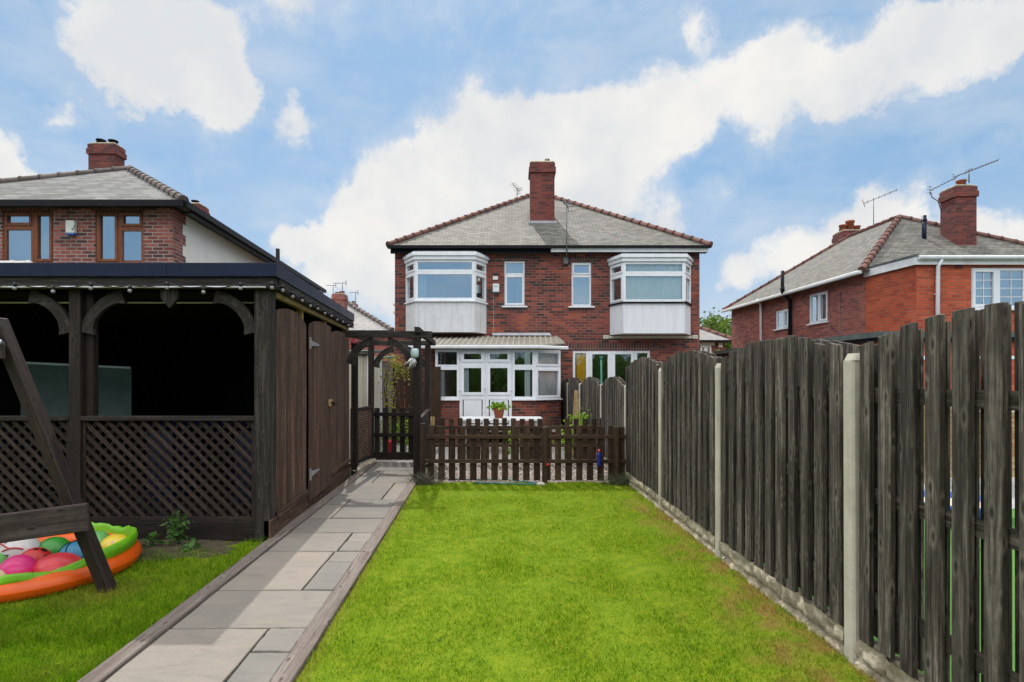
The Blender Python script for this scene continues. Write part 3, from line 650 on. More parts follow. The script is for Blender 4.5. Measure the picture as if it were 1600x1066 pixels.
# ------------------------------------------------------------------ right boundary fence
def boundary_fence():
    root = thing('boundary_fence', 'tall weathered slatted fence with arched panels between concrete posts, right of the lawn', 'fence', (1.9, 4, 0))
    for i, (x, y) in enumerate(FEN[:-1]):
        h = 1.75 if i < 5 else 1.53
        if i == 0: continue
        mb = MB(); a = .052; c = .012; prof = [(-a, -a + c), (-a + c, -a), (a - c, -a), (a, -a + c), (a, a - c), (a - c, a), (-a + c, a), (-a, a - c)]
        jx = random.uniform(-.006, .006)
        mb.prism([(x + p, y + q, -.1) for p, q in prof], (jx, random.uniform(-.008, .008), h + .06)); k = len(mb.v)
        top = [(x + jx + p, y + q, h - .04 + .0) for p, q in prof]; tip = [(x + jx + p * .72, y + q * .72, h) for p, q in prof]
        for n in range(8): mb.poly([top[n], top[(n + 1) % 8], tip[(n + 1) % 8], tip[n]])
        mb.poly(tip); mb.build('concrete_post', M['concrete'], root)
    for i, ((xa, ya), (xb, yb)) in enumerate(zip(FEN, FEN[1:])):
        low = i >= 5; d = Vector((xb - xa, yb - ya, 0)); L = d.length; d.normalize(); nrm = Vector((-d.y, d.x, 0))   # towards the lawn
        A = Vector((xa, ya, 0)) + d * .055; L -= .11; zb = .19; hs, hm = (1.785, 1.905) if not low else (1.49, 1.66)
        # rock-faced gravel board
        g = MB(); nu, nv = 110, 14
        def gf(u, v):
            q = A + d * (L * u); b = .02 + .022 * (mnoise.noise((u * L * 7, v * 3, i * 5)) + .6 * mnoise.noise((u * L * 19, v * 6, i))) ; cell = abs(((u * L / .21 + (.5 if v > .5 else 0)) % 1) - .5)
            b -= .034 * max(0, (cell - .42) / .08); b -= .03 * max(0, 1 - abs(v - .5) / .10)
            return q + nrm * (.03 + b) + Vector((0, 0, -.06 + .245 * v))
        g.surf(gf, nu, nv, closed_u=False, smooth=True)
        g.hexa([A + nrm * .012 + Vector((0, 0, -.06)), A + d * L + nrm * .012 + Vector((0, 0, -.06)), A + d * L - nrm * .02 + Vector((0, 0, -.06)), A - nrm * .02 + Vector((0, 0, -.06)),
                A + nrm * .022 + Vector((0, 0, .187)), A + d * L + nrm * .022 + Vector((0, 0, .187)), A + d * L - nrm * .02 + Vector((0, 0, .187)), A - nrm * .02 + Vector((0, 0, .187))])
        g.build('gravel_board', M['rock'], root)
        f = MB(); pitch = .166; n = int(round(L / pitch)); pitch = L / n
        def arch(s): return hs + (hm - hs) * math.sin(math.pi * min(1, max(0, s / L))) ** 1.0
        def slat(s, off, wd, th):
            s0, s1 = s - wd / 2, s + wd / 2; t0, t1 = arch(s0), arch(s1); w = .0025; lean = random.gauss(0, .004)
            o = nrm * (off + random.uniform(-.002, .002)); q = nrm * th; zz = zb + random.uniform(-.012, .008); jt = random.uniform(-.014, .014)
            b0, b1 = A + d * s0 + o, A + d * s1 + o; up = Vector((0, 0, 1)); ln = d * lean
            f.hexa([b0 + up * zz, b1 + up * zz, b1 + q + up * zz, b0 + q + up * zz, b0 + ln + up * (t0 + jt), b1 + ln + up * (t1 + jt), b1 + ln + q + up * (t1 + jt), b0 + ln + q + up * (t0 + jt)], (0, 0, 1))
        for k in range(n): slat(pitch * (k + .5), .024, .093 + random.uniform(-.008, .007), .028)
        for k in range(n + 1): slat(min(L - .06, max(.06, pitch * k)), -.048, .139 + random.uniform(-.006, .006), .02)
        pn = f.build('fence_panel', M['fence'], root, .003)
        for zc in ((.42, .98, 1.52) if not low else (.4, .85, 1.3)):
            r = MB(); r.bar(A + nrm * .003 + Vector((0, 0, zc)), A + d * L + nrm * .003 + Vector((0, 0, zc)), .024, .075); r.build('rail', M['fence'], pn)
boundary_fence()

# ------------------------------------------------------------------ picket fences and gate
def pickets(label, x0, x1, y, h, posts, rails, group, pw=.10, gap=.065, skip=None, mat='picket', z0=.04, both=False):
    root = thing('picket_fence', label, 'fence', ((x0 + x1) / 2, y, 0), group); mb = MB(); x = x0
    while x < x1 - pw:
        t = random.uniform(-.012, .012); w = pw + random.uniform(-.004, .004); l = random.gauss(0, .004)
        mb.hexa([(x, y, z0), (x + w, y, z0), (x + w, y + .02, z0), (x, y + .02, z0), (x + l, y, h + t), (x + w + l, y, h + t), (x + w + l, y + .02, h + t), (x + l, y + .02, h + t)], (0, 0, 1)); x += pw + gap
    mb.build('picket_panel', M[mat], root, .003)
    for z in rails:
        r = MB(); r.box(x0 - .03, x1 + .02, y - .034, y - .001, z - .03, z + .03); r.build('rail', M[mat], root, .003)
    for px_, ph in posts:
        p = MB(); p.box(px_ - .04, px_ + .04, y - .075, y + .005, -.1, ph); p.build('post', M[mat], root, .004)
    return root
pickets('dark brown picket fence at the far end of the lawn', X_(668, 8.95), X_(984, 8.95), 8.95, .885, [(X_(661, 8.95), .93), (X_(851, 8.95), .87), (X_(962, 8.95), .88)], (.72, .34), 'picket fences')
pickets('dark brown picket fence behind the gravel, beside the white table', X_(672, 10.9), X_(944, 10.9), 10.95, .87, [(X_(940, 10.9), .88), (X_(776, 10.9), .86)], (.70, .36), 'picket fences', pw=.097, gap=.073)
st = MB(); st.bar((X_(672, 10.2), 10.2, 0), (X_(676, 10.2), 10.2, .95), .07, .03, (0, 1, 0)); tag(st.build('timber_stake', M['tan'], None, .004), 'pale orange timber stake standing behind the picket fence beside the pergola', 'stake')

def gate():
    y = 11.15; x0, x1 = X_(585, y), X_(650, y) - .0; root = thing('picket_gate', 'low dark wooden picket gate closing the path under the pergola', 'gate', (x0, y, 0))
    mb = MB(); n = 5; pw = .098; pitch = (x1 - x0) / (n - .1)
    for k in range(n): mb.box(x0 + k * pitch, x0 + k * pitch + pw, y, y + .022, .1, 1.06 + random.uniform(-.01, .01))
    mb.build('picket_panel', M['brown'], root, .003)
    for z in (.94, .54): r = MB(); r.box(x0 - .01, x1 + .02, y - .032, y - .001, z - .035, z + .035); r.build('rail', M['brown'], root, .003)
    r = MB(); r.box(x0 - .01, x1 + .02, y - .04, y - .001, .06, .21); r.build('kick_board', M['brown'], root, .003)
gate()

# ------------------------------------------------------------------ shelter on the left
def arc_brace(mb, M_, R_=.42, t=.1, d=.05, n=9):
    old = mb.M; mb.M = M_
    for k in range(n):
        q = R_ * 1.32; A0, A1 = math.radians(166), math.radians(104)
        ox, oz = -q * math.cos(A0) - .03, -q * math.sin(A1) + .0
        a0, a1 = A0 + (A1 - A0) * k / n, A0 + (A1 - A0) * (k + 1) / n
        w0, w1 = [t * (1 + .45 * abs(2 * u - 1) ** 3) for u in (k / n, (k + 1) / n)]
        p = [(ox + r * math.cos(a), 0, oz + r * math.sin(a)) for r, a in ((q, a0), (q, a1), (q - w1, a1), (q - w0, a0))]
        mb.prism(p, (0, d, 0), (math.cos((a0 + a1) / 2 - 1.57), 0, math.sin((a0 + a1) / 2 - 1.57)), r=.5)
    mb.M = old
def lattice(mb, MM, w, h, pitch, lw, th, sgn, y):
    """one layer of diagonal laths clipped to a w x h rectangle (local x,z)"""
    old = mb.M; mb.M = MM; c = -h if sgn > 0 else 0; hw = lw * .7071
    k = c + pitch * .3
    while k < w + h:
        # line x = k + s*z (sgn>0: leaning right going up)
        pts = []
        for z in (0, h): pts.append((k + sgn * z, z))
        (xa, za), (xb, zb) = pts
        def clip(xv, p, q): t_ = (xv - p[0]) / (q[0] - p[0]); return (xv, p[1] + t_ * (q[1] - p[1]))
        A, B = (xa, za), (xb, zb)
        lo, hi = (A, B) if xa < xb else (B, A)
        if hi[0] > .02 and lo[0] < w - .02:
            if lo[0] < 0: lo = clip(0, lo, hi)
            if hi[0] > w: hi = clip(w, lo, hi)
            mb.bar((lo[0], y, lo[1]), (hi[0], y, hi[1]), lw, th, (0, 1, 0))
        k += pitch
    mb.M = old

def shelter():
    ZF = 5.66; root = thing('garden_shelter', 'dark timber garden shelter with flat navy-edged roof, lattice front and arched side boards', 'shelter', (-4.3, 7.5, 0))
    XR = lambda y: SL(y) + .085
    # roof
    mb = MB(); mb.prism([(-6.7, 5.6, 2.612), (XR(5.6) - .01, 5.6, 2.612), (XR(9.92) - .01, 9.92, 2.612), (-6.7, 9.92, 2.612)], (0, 0, .11)); roof = mb.build('roof', M['felt'], root)
    e = MB(); e.box(-6.7, -3.35, 5.583, 5.598, 2.605, 2.738); e.box(-3.347, XR(5.6) + .006, 5.583, 5.598, 2.605, 2.738)
    for a, b in ((5.585, 6.9), (6.905, 8.6), (8.605, 9.93)): e.hexa([(XR(a) - .008, a, 2.605), (XR(a) + .006, a, 2.605), (XR(b) + .006, b, 2.605), (XR(b) - .008, b, 2.605), (XR(a) - .008, a, 2.738), (XR(a) + .006, a, 2.738), (XR(b) + .006, b, 2.738), (XR(b) - .008, b, 2.738)])
    e.build('edge_trim', M['navy'], roof, .003)
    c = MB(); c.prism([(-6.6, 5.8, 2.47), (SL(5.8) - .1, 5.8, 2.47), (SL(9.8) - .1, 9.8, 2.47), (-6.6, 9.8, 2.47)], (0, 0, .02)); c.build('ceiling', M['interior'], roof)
    b = MB(); b.box(-6.65, XR(5.63) - .03, 5.61, 5.71, 2.495, 2.604); b.build('beam', M['pergola'], root, .004)
    b = MB(); b.bar((XR(5.72) - .05, 5.72, 2.55), (XR(9.9) - .05, 9.9, 2.55), .09, .105); b.build('beam', M['pergola'], root, .004)
    b = MB(); b.bar((SL(5.85) - .02, 5.85, 2.47), (SL(9.85) - .02, 9.85, 2.47), .06, .05); b.build('wall_plate', M['tan'], root, .003)
    for x, w in ((-2.46, .15), (-4.30, .115), (-6.15, .12)):
        p = MB(); p.box(x - w / 2, x + w / 2, ZF, ZF + w, -.1, 2.494); p.build('post', M['pergola' if x > -3 else 'brown'], root, .005)
    p = MB(); p.box(-4.30 + .062, -4.16, 5.72, 5.80, -.1, 2.46); p.build('post', M['brown'], root, .005)
    for y in (7.02, 8.28, 9.87):
        p = MB(); p.box(SL(y) - .10, SL(y) - .035, y - .03, y + .03, 0, 2.45); p.build('stud', M['tan'], root)
    # braces
    for x, s in ((-4.36, -1), (-4.24, 1), (-2.535, -1), (-6.09, 1)):
        q = MB(); MM = T((x, ZF + .02, 2.494)) @ Matrix.Scale(s, 4, (1, 0, 0)); arc_brace(q, MM, .43, .10, .05); q.build('brace', M['pergola'], root)
    q = MB(); q.prism([(-3.445, 5.64, 2.494), (-3.27, 5.64, 2.494), (-3.275, 5.64, 2.40), (-3.355, 5.64, 2.305), (-3.44, 5.64, 2.40)], (0, .04, 0), (0, 0, 1)); q.build('pendant', M['pergola'], root)
    # lattice front, rails, base boards
    for x0, x1 in ((-4.24, -2.535), (-6.09, -4.36)):
        w = x1 - x0; MM = T((x0, 0, .25)); fr = MB(); fr.box(x0, x1, ZF + .02, ZF + .07, .20, .25); fr.box(x0, x0 + .035, ZF + .021, ZF + .069, .25, 1.20); fr.box(x1 - .035, x1, ZF + .021, ZF + .069, .25, 1.20)
        lf = fr.build('lattice_frame', M['brown'], root, .003)
        f = MB(); lattice(f, MM, w, .95, .115, .037, .012, -1, ZF + .035); f.build('lattice', M['lath'], lf)
        f = MB(); lattice(f, MM, w, .95, .118, .033, .01, 1, ZF + .047); f.build('lattice', M['shadelath'], lf)
        r = MB(); r.box(x0, x1, ZF - .005, ZF + .085, 1.20, 1.245); r.build('rail', M['pergola'], root, .004)
        r = MB(); r.box(x0, x1, ZF + .015, ZF + .065, -.08, .198); r.build('base_board', M['brown'], root, .004)
    # side: plinth, arched board panels, door
    pl = MB(); pl.hexa([(SL(5.66) - .06, 5.66, -.08), (SL(5.66) + .02, 5.66, -.08), (SL(9.9) + .02, 9.9, -.08), (SL(9.9) - .06, 9.9, -.08), (SL(5.66) - .06, 5.66, .22), (SL(5.66) + .02, 5.66, .22), (SL(9.9) + .02, 9.9, .17), (SL(9.9) - .06, 9.9, .17)], (-.1, 1, 0))
    pl.build('plinth', M['door'], root, .004)
    def boards(y0, y1, zb, za, zm, ze, off, n):
        f = MB(); L = y1 - y0
        def top(s):
            u = s / L; return (za if u < .5 else ze) + (zm - (za if u < .5 else ze)) * math.sin(math.pi * u) ** .7
        for k in range(n):
            s0, s1 = L * k / n + .002, L * (k + 1) / n - .002; ya, yb = y0 + s0, y0 + s1; o = off + random.uniform(0, .006)
            m = 3; pts = [(SL(ya) + o, ya, zb), (SL(yb) + o, yb, zb)] + [(SL(y0 + s) + o, y0 + s, top(s)) for s in [s1 + (s0 - s1) * q / m for q in range(m + 1)]]
            f.prism(pts, (-.018, 0, 0), (0, 0, 1))
        return f
    for a in ((5.83, 7.0, .26, 2.30, 2.375, 2.25), (8.31, 9.86, .25, 2.25, 2.365, 2.28)):
        sp = boards(*a, .012, 9 if a[0] > 8 else 7).build('side_panel', M['door'], root)
        q = MB(); q.bar((SL(a[0]) + .032, a[0], .24), (SL(a[1]) + .032, a[1], .24), .03, .06); q.build('bottom_rail', M['door'], sp, .003)
    dr = boards(7.04, 8.27, .12, 2.27, 2.37, 2.36, .045, 7).build('door', M['door'], root)
    for z in (2.05, .45):
        h = MB(); y = 7.03; o = .062
        h.prism([(SL(y) + o, y, z + .035), (SL(y) + o, y, z - .035), (SL(y + .42) + o, y + .42, z - .012), (SL(y + .42) + o, y + .42, z + .012)], (.005, 0, 0))
        h.box(SL(y) + o - .004, SL(y) + o + .008, y - .045, y + .002, z - .07, z + .07); h.build('hinge', M['galv'], dr)
    lt = MB(); y = 8.14; x = SL(y) + .06; lt.box(x, x + .02, y - .09, y + .05, 1.23, 1.33); lt.build('latch_plate', M['tan'], dr, .004)
    lt = MB(); lt.tube([(x + .02, y - .02, 1.28), (x + .07, y - .02, 1.28)], .014, 8); lt.tube([(x + .06, y - .06, 1.25), (x + .06, y + .06, 1.26)], .016, 8); lt.build('latch', M['black'], dr)
    # dark inside: back and far walls, deck
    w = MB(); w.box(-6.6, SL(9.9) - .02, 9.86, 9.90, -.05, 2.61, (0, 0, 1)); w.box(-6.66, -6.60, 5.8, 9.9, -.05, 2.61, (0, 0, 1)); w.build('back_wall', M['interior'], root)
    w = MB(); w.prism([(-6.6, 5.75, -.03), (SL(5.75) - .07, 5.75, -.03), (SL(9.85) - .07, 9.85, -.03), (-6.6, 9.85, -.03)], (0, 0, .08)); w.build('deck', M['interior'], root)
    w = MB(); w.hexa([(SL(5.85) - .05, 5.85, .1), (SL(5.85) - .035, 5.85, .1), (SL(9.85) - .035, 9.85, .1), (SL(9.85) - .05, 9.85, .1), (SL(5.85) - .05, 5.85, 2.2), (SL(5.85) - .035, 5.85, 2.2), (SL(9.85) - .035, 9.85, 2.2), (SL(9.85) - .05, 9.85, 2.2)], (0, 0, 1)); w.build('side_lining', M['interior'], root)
shelter()
def pole(label, y, z, x0, x1):
    m = MB(); m.tube([(x0, y, z), (x1, y, z)], .009, 8); t = m.build('curtain_pole', M['chrome']); tag(t, label, 'pole', 'pale poles under the shelter roof')
pole('thin pale pole along the front beam of the dark shelter', 5.585, Z_(448.5, 5.585), -6.5, X_(415, 5.585))
pole('thin pale pole under the shelter roof, behind the curved braces', 6.2, Z_(473, 6.2), -6.4, X_(402, 6.2))
def fairy():
    root = thing('festoon_lights', 'string of clear festoon bulbs along the front and side of the shelter', 'string lights', (-3, 5.56, 2.45)); y = 5.565; pts = []
    bl = [(X_(px, y), y, Z_(py, y)) for px, py in ((-40, 452), (23, 449), (83, 454), (142, 449), (203, 453), (261, 448), (318, 455), (376, 449), (425, 448))]
    bl += [(SL(q) + .10, q, 2.505 - .012 * (k % 2)) for k, q in enumerate((5.75, 6.1, 6.48, 6.85, 7.22, 7.62, 8.02, 8.42, 8.85, 9.3, 9.75))]
    c = MB(); line = []
    for a, b in zip(bl, bl[1:]):
        for k in range(5):
            u = k / 5; v = Vector(a).lerp(Vector(b), u); v.z += .045 - .03 * math.sin(math.pi * u); line.append(v)
    c.tube(line, .006, 5); c.build('cable', M['bulbcap'], root)
    for p in bl:
        p = Vector(p); b = MB(); b.ball(p + Vector((0, 0, -.010)), .020, 12); h = MB(); h.tube([p + Vector((0, 0, .01)), p + Vector((0, 0, .048))], .015, 8)
        o = h.build('bulb_holder', M['bulbcap'], root); b.build('bulb', M['bulb'], o)
fairy()
def inside():
    y = 7.7; t = thing('leaning_board', 'large pale green board with a dark top rail standing inside the dark shelter', 'board', (X_(110, y), y, .05))
    m = MB(); a, b = X_(20, y), X_(205, 8.3)
    m.hexa([(a, y, 1.12), (b, 8.3, 1.05), (b, 8.32, 1.05), (a, y + .02, 1.12), (a, y, Z_(568, y)), (b, 8.3, Z_(577, 8.3)), (b, 8.32, Z_(577, 8.3)), (a, y + .02, Z_(568, y))]); m.build('panel', M['board'], t)
    for lx, ly in ((a + .2, y + .03), (b - .2, 8.26)): m = MB(); m.box(lx - .03, lx + .03, ly, ly + .05, .05, 1.2); m.build('leg', M['black'], t)
    m = MB(); m.bar((a - .02, y - .01, Z_(566, y)), (b, 8.29, Z_(575, 8.3)), .05, .03); m.build('top_rail', M['galv'], t)
    y = 7.2; m = MB(); x0, x1 = X_(225, y), X_(398, y)
    m.surf(lambda u, v: Vector((x0 + (x1 - x0) * u, y + .9 * v, 1.03 + .08 * math.sin(math.pi * v) * math.sin(math.pi * u) ** .5 + .02 * mnoise.noise((u * 9, v * 5, 0)))), 40, 12, closed_u=False)
    for k in range(2): m.box((x0, x1 - .3)[k], (x0 + .3, x1)[k], y + .1, y + .8, .05, .955)
    tag(m.build('covered_bench', plain('dark_blue_sheet', (.002, .005, .035), .5)), 'low heap under a blue plastic cover inside the dark shelter', 'covered bench')
inside()

# ------------------------------------------------------------------ swing frame, paddling pool and balls
def swing():
    t = thing('swing_frame', 'dark timber A-frame of a swing standing over the paddling pool', 'swing frame', (-3.1, 4.3, 0))
    a = Vector((-3.04, 4.36, -.03)); b = Vector((-3.84, 4.30, 2.05)); m = MB(); m.bar(a, b, .085, .10, (0, 1, 0)); m.build('leg', M['swing'], t, .006)
    a2 = Vector((-4.75, 4.20, -.03)); b2 = Vector((-3.93, 4.24, 1.93)); m = MB(); m.bar(a2, b2, .10, .10, (0, 1, 0)); m.build('leg', M['swing'], t, .006)
    m = MB(); m.bar((-3.10, 4.22, .60), (-4.70, 3.60, .47), .05, .20, (0, 0, 1)); m.build('cross_brace', M['swingtop'], t, .006)
    m = MB(); m.bar((-3.70, 4.19, 1.815), (-4.3, 4.1, 1.80), .045, .12, (0, 0, 1)); m.build('gusset_board', M['swingtop'], t, .005)
    m = MB(); m.bar((-3.93, 4.28, 1.98), (-4.6, 2.2, 1.98), .09, .12, (0, 0, 1)); m.build('top_beam', M['swingtop'], t, .005)
    m = MB(); p = Vector((-3.705, 4.165, 1.872)); m.tube([p, p + Vector((.006, -.03, 0))], .022, 10); m.tube([p + Vector((.006, -.03, 0)), p + Vector((.01, -.05, 0))], .012, 8); m.build('bolt', M['galv'], t)
swing()
def pool():
    t = thing('paddling_pool', 'half-deflated paddling pool, orange ring with crumpled lime green wall, full of balls', 'paddling pool', POOL); c = POOL
    m = MB()
    def ring(u, v):
        th, ph = 2 * math.pi * u, 2 * math.pi * v; r = .085 + .004 * mnoise.noise((u * 20, 0, 0)); rr = POOL_R - .09 + r * math.cos(ph)
        return c + Vector((rr * math.cos(th), rr * math.sin(th), .084 + r * math.sin(ph) * .98))
    m.surf(ring, 72, 16); m.build('ring', M['orange'], t)
    prof = [(.725, .13), (.75, .165), (.755, .205), (.74, .24), (.725, .245), (.71, .22), (.70, .16), (.69, .08), (.68, .045)]
    m = MB(); k = len(prof) - 1
    def lin(u, v):
        th = 2 * math.pi * u; x = v * k; i = min(int(x), k - 1); f = x - i; r = prof[i][0] + (prof[i + 1][0] - prof[i][0]) * f; z = prof[i][1] + (prof[i + 1][1] - prof[i][1]) * f
        w = min(1, v * 4) * min(1, (1 - v) * 3); n = mnoise.noise((math.cos(th) * 2.2, math.sin(th) * 2.2, v)); cr = mnoise.noise((math.cos(th) * 9, math.sin(th) * 9, v * 2.3)); c2 = mnoise.noise((math.cos(th) * 24, math.sin(th) * 24, v * 4))
        r += w * (.03 * n + .012 * cr + .006 * c2); z += w * (.05 * n * (1 if v < .7 else .3) + .012 * cr + .005 * c2); sg = .085 * max(0, math.cos(th + 1.75)) * w * (1 if v < .8 else .3)
        return c + Vector((r * math.cos(th), r * math.sin(th), max(.03, z - sg)))
    m.surf(lin, 190, 26); m.build('wall', M['liner'], t)
    m = MB(); m.lathe([(.70, .05), (.3, .045), (.001, .045)], c, 40); m.build('floor', M['orange'], t)
    m = MB(); p = c + Vector((.30, -.42, .056)); m.prism([p + Vector(q) for q in ((0, 0, 0), (.42, .1, 0), (.36, .3, 0), (-.04, .22, 0))], (0, 0, .012)); m.build('loose_sheet', M['white'], t)
pool()
def spotty(name, base, spot, sc, lo, hi, col=None):
    m, t = new_mat(name); o = t.node('ShaderNodeTexCoord').outputs['Object']; v = t.node('ShaderNodeTexVoronoi'); t.put(v.inputs['Vector'], o); v.inputs['Scale'].default_value = sc
    c = t.mix(t.rng(v.outputs['Distance'], lo, hi, 1, 0), base, spot)
    if col: c = t.mix(t.rng(t.noise(o, 11, 2), .6, .64, 0, 1), c, col)
    t.put(t.p.inputs['Base Color'], c); t.p.inputs['Roughness'].default_value = .35; return m
def ball_thing(label, px, y, rad, mat, extra=None, sq=.95):
    c = Vector((X_(px, y), y, .048 + rad * sq)); m = MB(); m.ball(Vector((0, 0, 0)), rad, 32, sz=sq); o = m.build('ball', mat); o.location = c; tag(o, label, 'ball', 'play balls in the paddling pool')
    if extra: extra(o, rad)
    return o
def seams(o, rad):
    m = MB()
    for rx, rz, off in ((0, 0, 0), (90, 20, 0), (60, 80, .35), (60, 80, -.35)):
        Q = Matrix.Rotation(R(rz), 4, 'Z') @ Matrix.Rotation(R(rx), 4, 'X'); rr = math.sqrt(1 - off * off) * rad
        m.tube([Q @ Vector((rr * math.cos(a), rr * math.sin(a), off * rad)) for a in [2 * math.pi * k / 32 for k in range(33)]], .0035, 5, cap=False)
    s = m.build('seam', M['black']); s.parent = o
def stripes(o, rad):
    m = MB()
    for k, (z, a0, a1) in enumerate(((.55, 3.7, 5.2), (.72, 3.5, 4.5), (.35, 4.6, 5.6))):
        rr = math.sqrt(1 - z * z) * rad * 1.004
        m.tube([Vector((rr * math.cos(a), rr * math.sin(a), (z + .16 * math.sin((a - a0) * 3)) * rad)) for a in [a0 + (a1 - a0) * j / 14 for j in range(15)]], .0055, 6)
    s = m.build('stripe', M['red']); s.parent = o
def scrawl(o, rad):
    m = MB(); a0 = 4.0
    for k in range(6):
        pts = [Vector((math.cos(a0 + k * .17 + .11 * math.sin(j * 1.3 + k)) * rad * .99, math.sin(a0 + k * .17 + .11 * math.sin(j * 1.3 + k)) * rad * .99, (.05 + .13 * math.cos(j * .9 + k)) * rad)) for j in range(6)]
        m.tube(pts, .004, 4)
    s = m.build('printed_mark', M['black']); s.parent = o
    stripes(o, rad)
ball_thing('plain coral red ball, half sunk and soft, in the middle of the paddling pool', 90, 4.46, .158, plain('coral_vinyl', (.62, .045, .06), .35), None, .66)
ball_thing('bright pink ball near the front of the paddling pool', 28, 4.34, .122, plain('pink_vinyl', (.68, .03, .20), .35))
ball_thing('dark green ball at the back of the paddling pool beside the blue ball', 84, 4.82, .125, plain('green_vinyl', (.03, .22, .025), .35))
ball_thing('blue basketball with black seams in the paddling pool, next to the swing leg', 119, 4.71, .122, plain('sky_blue_rubber', (.02, .17, .30), .45), seams)
ball_thing('yellow speckled ball at the right end of the paddling pool', 180, 4.93, .122, spotty('yellow_speckle', (.62, .46, .03), (.35, .3, .4), 19, .16, .2, (.66, .5, .25)))
ball_thing('white ball with red stripes and black lettering at the left of the paddling pool', 30, 4.70, .15, plain('white_vinyl', (.55, .53, .53), .35), scrawl)
ball_thing('red ball with black spots between the pink and coral balls', 55, 4.58, .115, spotty('ladybird_red', (.45, .015, .012), (.008, .008, .008), 9, .22, .25))
ball_thing('pale green ball half hidden behind the swing leg', 150, 5.09, .115, plain('mint_vinyl', (.12, .36, .10), .35))
ball_thing('small beige ball with blue marks at the front left of the pool', 2, 4.25, .085, spotty('beige_marks', (.5, .4, .2), (.03, .1, .4), 12, .2, .24))
ball_thing('light green ball at the left edge of the photo, behind the pink ball', -8, 4.54, .10, plain('lime_ball', (.12, .4, .09), .35))

# ------------------------------------------------------------------ pergola, lattice, things round the gate
def pergola():
    yf, yr = 8.95, 11.2; t = thing('pergola', 'dark timber pergola arch with curved braces over the path at the gate', 'pergola', (-2.1, 10, 0)); H = 2.27
    P4 = {'fr': (X_(651, yf), yf), 'fl': (X_(553, 9.98), 9.98), 'rr': (X_(668, yr), yr), 'rl': (X_(579, yr), yr)}
    for k, (x, y) in P4.items():
        w = .108 if k == 'fr' else .10
        m = MB(); m.box(x - w / 2, x + w / 2, y, y + w, -.1, H); m.build('post', M['brown'], t, .005)
    m = MB(); m.bar((X_(540, yf) + .0, yf + .05, H + .05), (X_(674, yf), yf + .05, H + .04), .10, .10); m.build('beam', M['pergola'], t, .004)
    m = MB(); m.bar((X_(560, yr), yr + .06, H + .05), (X_(680, yr), yr + .06, H + .05), .08, .09); m.build('beam', M['pergola'], t, .004)
    for a, b in (('fr', 'rr'), ('fl', 'rl')):
        m = MB(); p, q = P4[a], P4[b]; m.bar((p[0] + .02, p[1] - .1, H + .105), (q[0] + .02, q[1] + .6, H + .105), .08, .09); m.build('beam', M['pergola'], t, .004)
    for x, y, s, ax in ((P4['fr'][0] - .07, yf + .03, -1, 0), (P4['fr'][0] + .07 - 1.15, yf + .04, 1, 0), (P4['rl'][0] + .05, yr + .03, 1, 0), (P4['rr'][0] - .05, yr + .03, -1, 0)):
        m = MB(); arc_brace(m, T((x, y, H)) @ Matrix.Scale(s, 4, (1, 0, 0)), .42, .10, .05); m.build('brace', M['pergola'], t)
    m = MB(); p, q = P4['fr'], P4['rr']; m.bar((p[0] + .02, p[1] + .2, .98), (q[0] + .02, q[1], 1.02), .06, .05); m.build('side_rail', M['pergola'], t, .004)
    m = MB(); m.hexa([(p[0] + .01, p[1] + .2, .1), (p[0] + .03, p[1] + .2, .1), (q[0] + .03, q[1], .1), (q[0] + .01, q[1], .1), (p[0] + .01, p[1] + .2, .95), (p[0] + .03, p[1] + .2, .95), (q[0] + .03, q[1], .99), (q[0] + .01, q[1], .99)], (0, 0, 1)); m.build('side_boarding', M['brown'], t)
    return P4
P4 = pergola()
def lamp():
    y = 8.9; c = P(648, 552, y); t = thing('hanging_ornament', 'pale round lantern with white streamers fixed to the pergola post', 'lantern', c)
    m = MB(); m.lathe([(.001, -.075), (.05, -.07), (.064, -.03), (.064, .04), (.05, .07), (.001, .075)], c, 16); m.build('globe', plain('pale_blue_plastic', (.42, .52, .53), .3), t)
    m = MB()
    for k in range(16):
        a = random.uniform(0, 6.28); q = c + Vector((-.03 + .03 * math.cos(a), .03 * math.sin(a), -.08)); e = q + Vector((random.gauss(-.03, .05), random.gauss(0, .03), -random.uniform(.06, .19)))
        m.tube([q, q.lerp(e, .5) + Vector((random.gauss(0, .02), 0, .01)), e], [.008, .007, .002], 5)
    m.build('streamers', M['white'], t)
lamp()
fm = MB(); c0 = Vector((SL(9.93) + .09, 9.93, Z_(533, 9.93)))
for k in range(7): a = k * .9; fm.ball(c0 + Vector((.028 * math.cos(a), -.015, .028 * math.sin(a))), .022, 10)
tag(fm.build('pink_flower', plain('pink_petals', (.5, .08, .14), .6)), 'small pink ornament at the far top corner of the shelter', 'ornament')
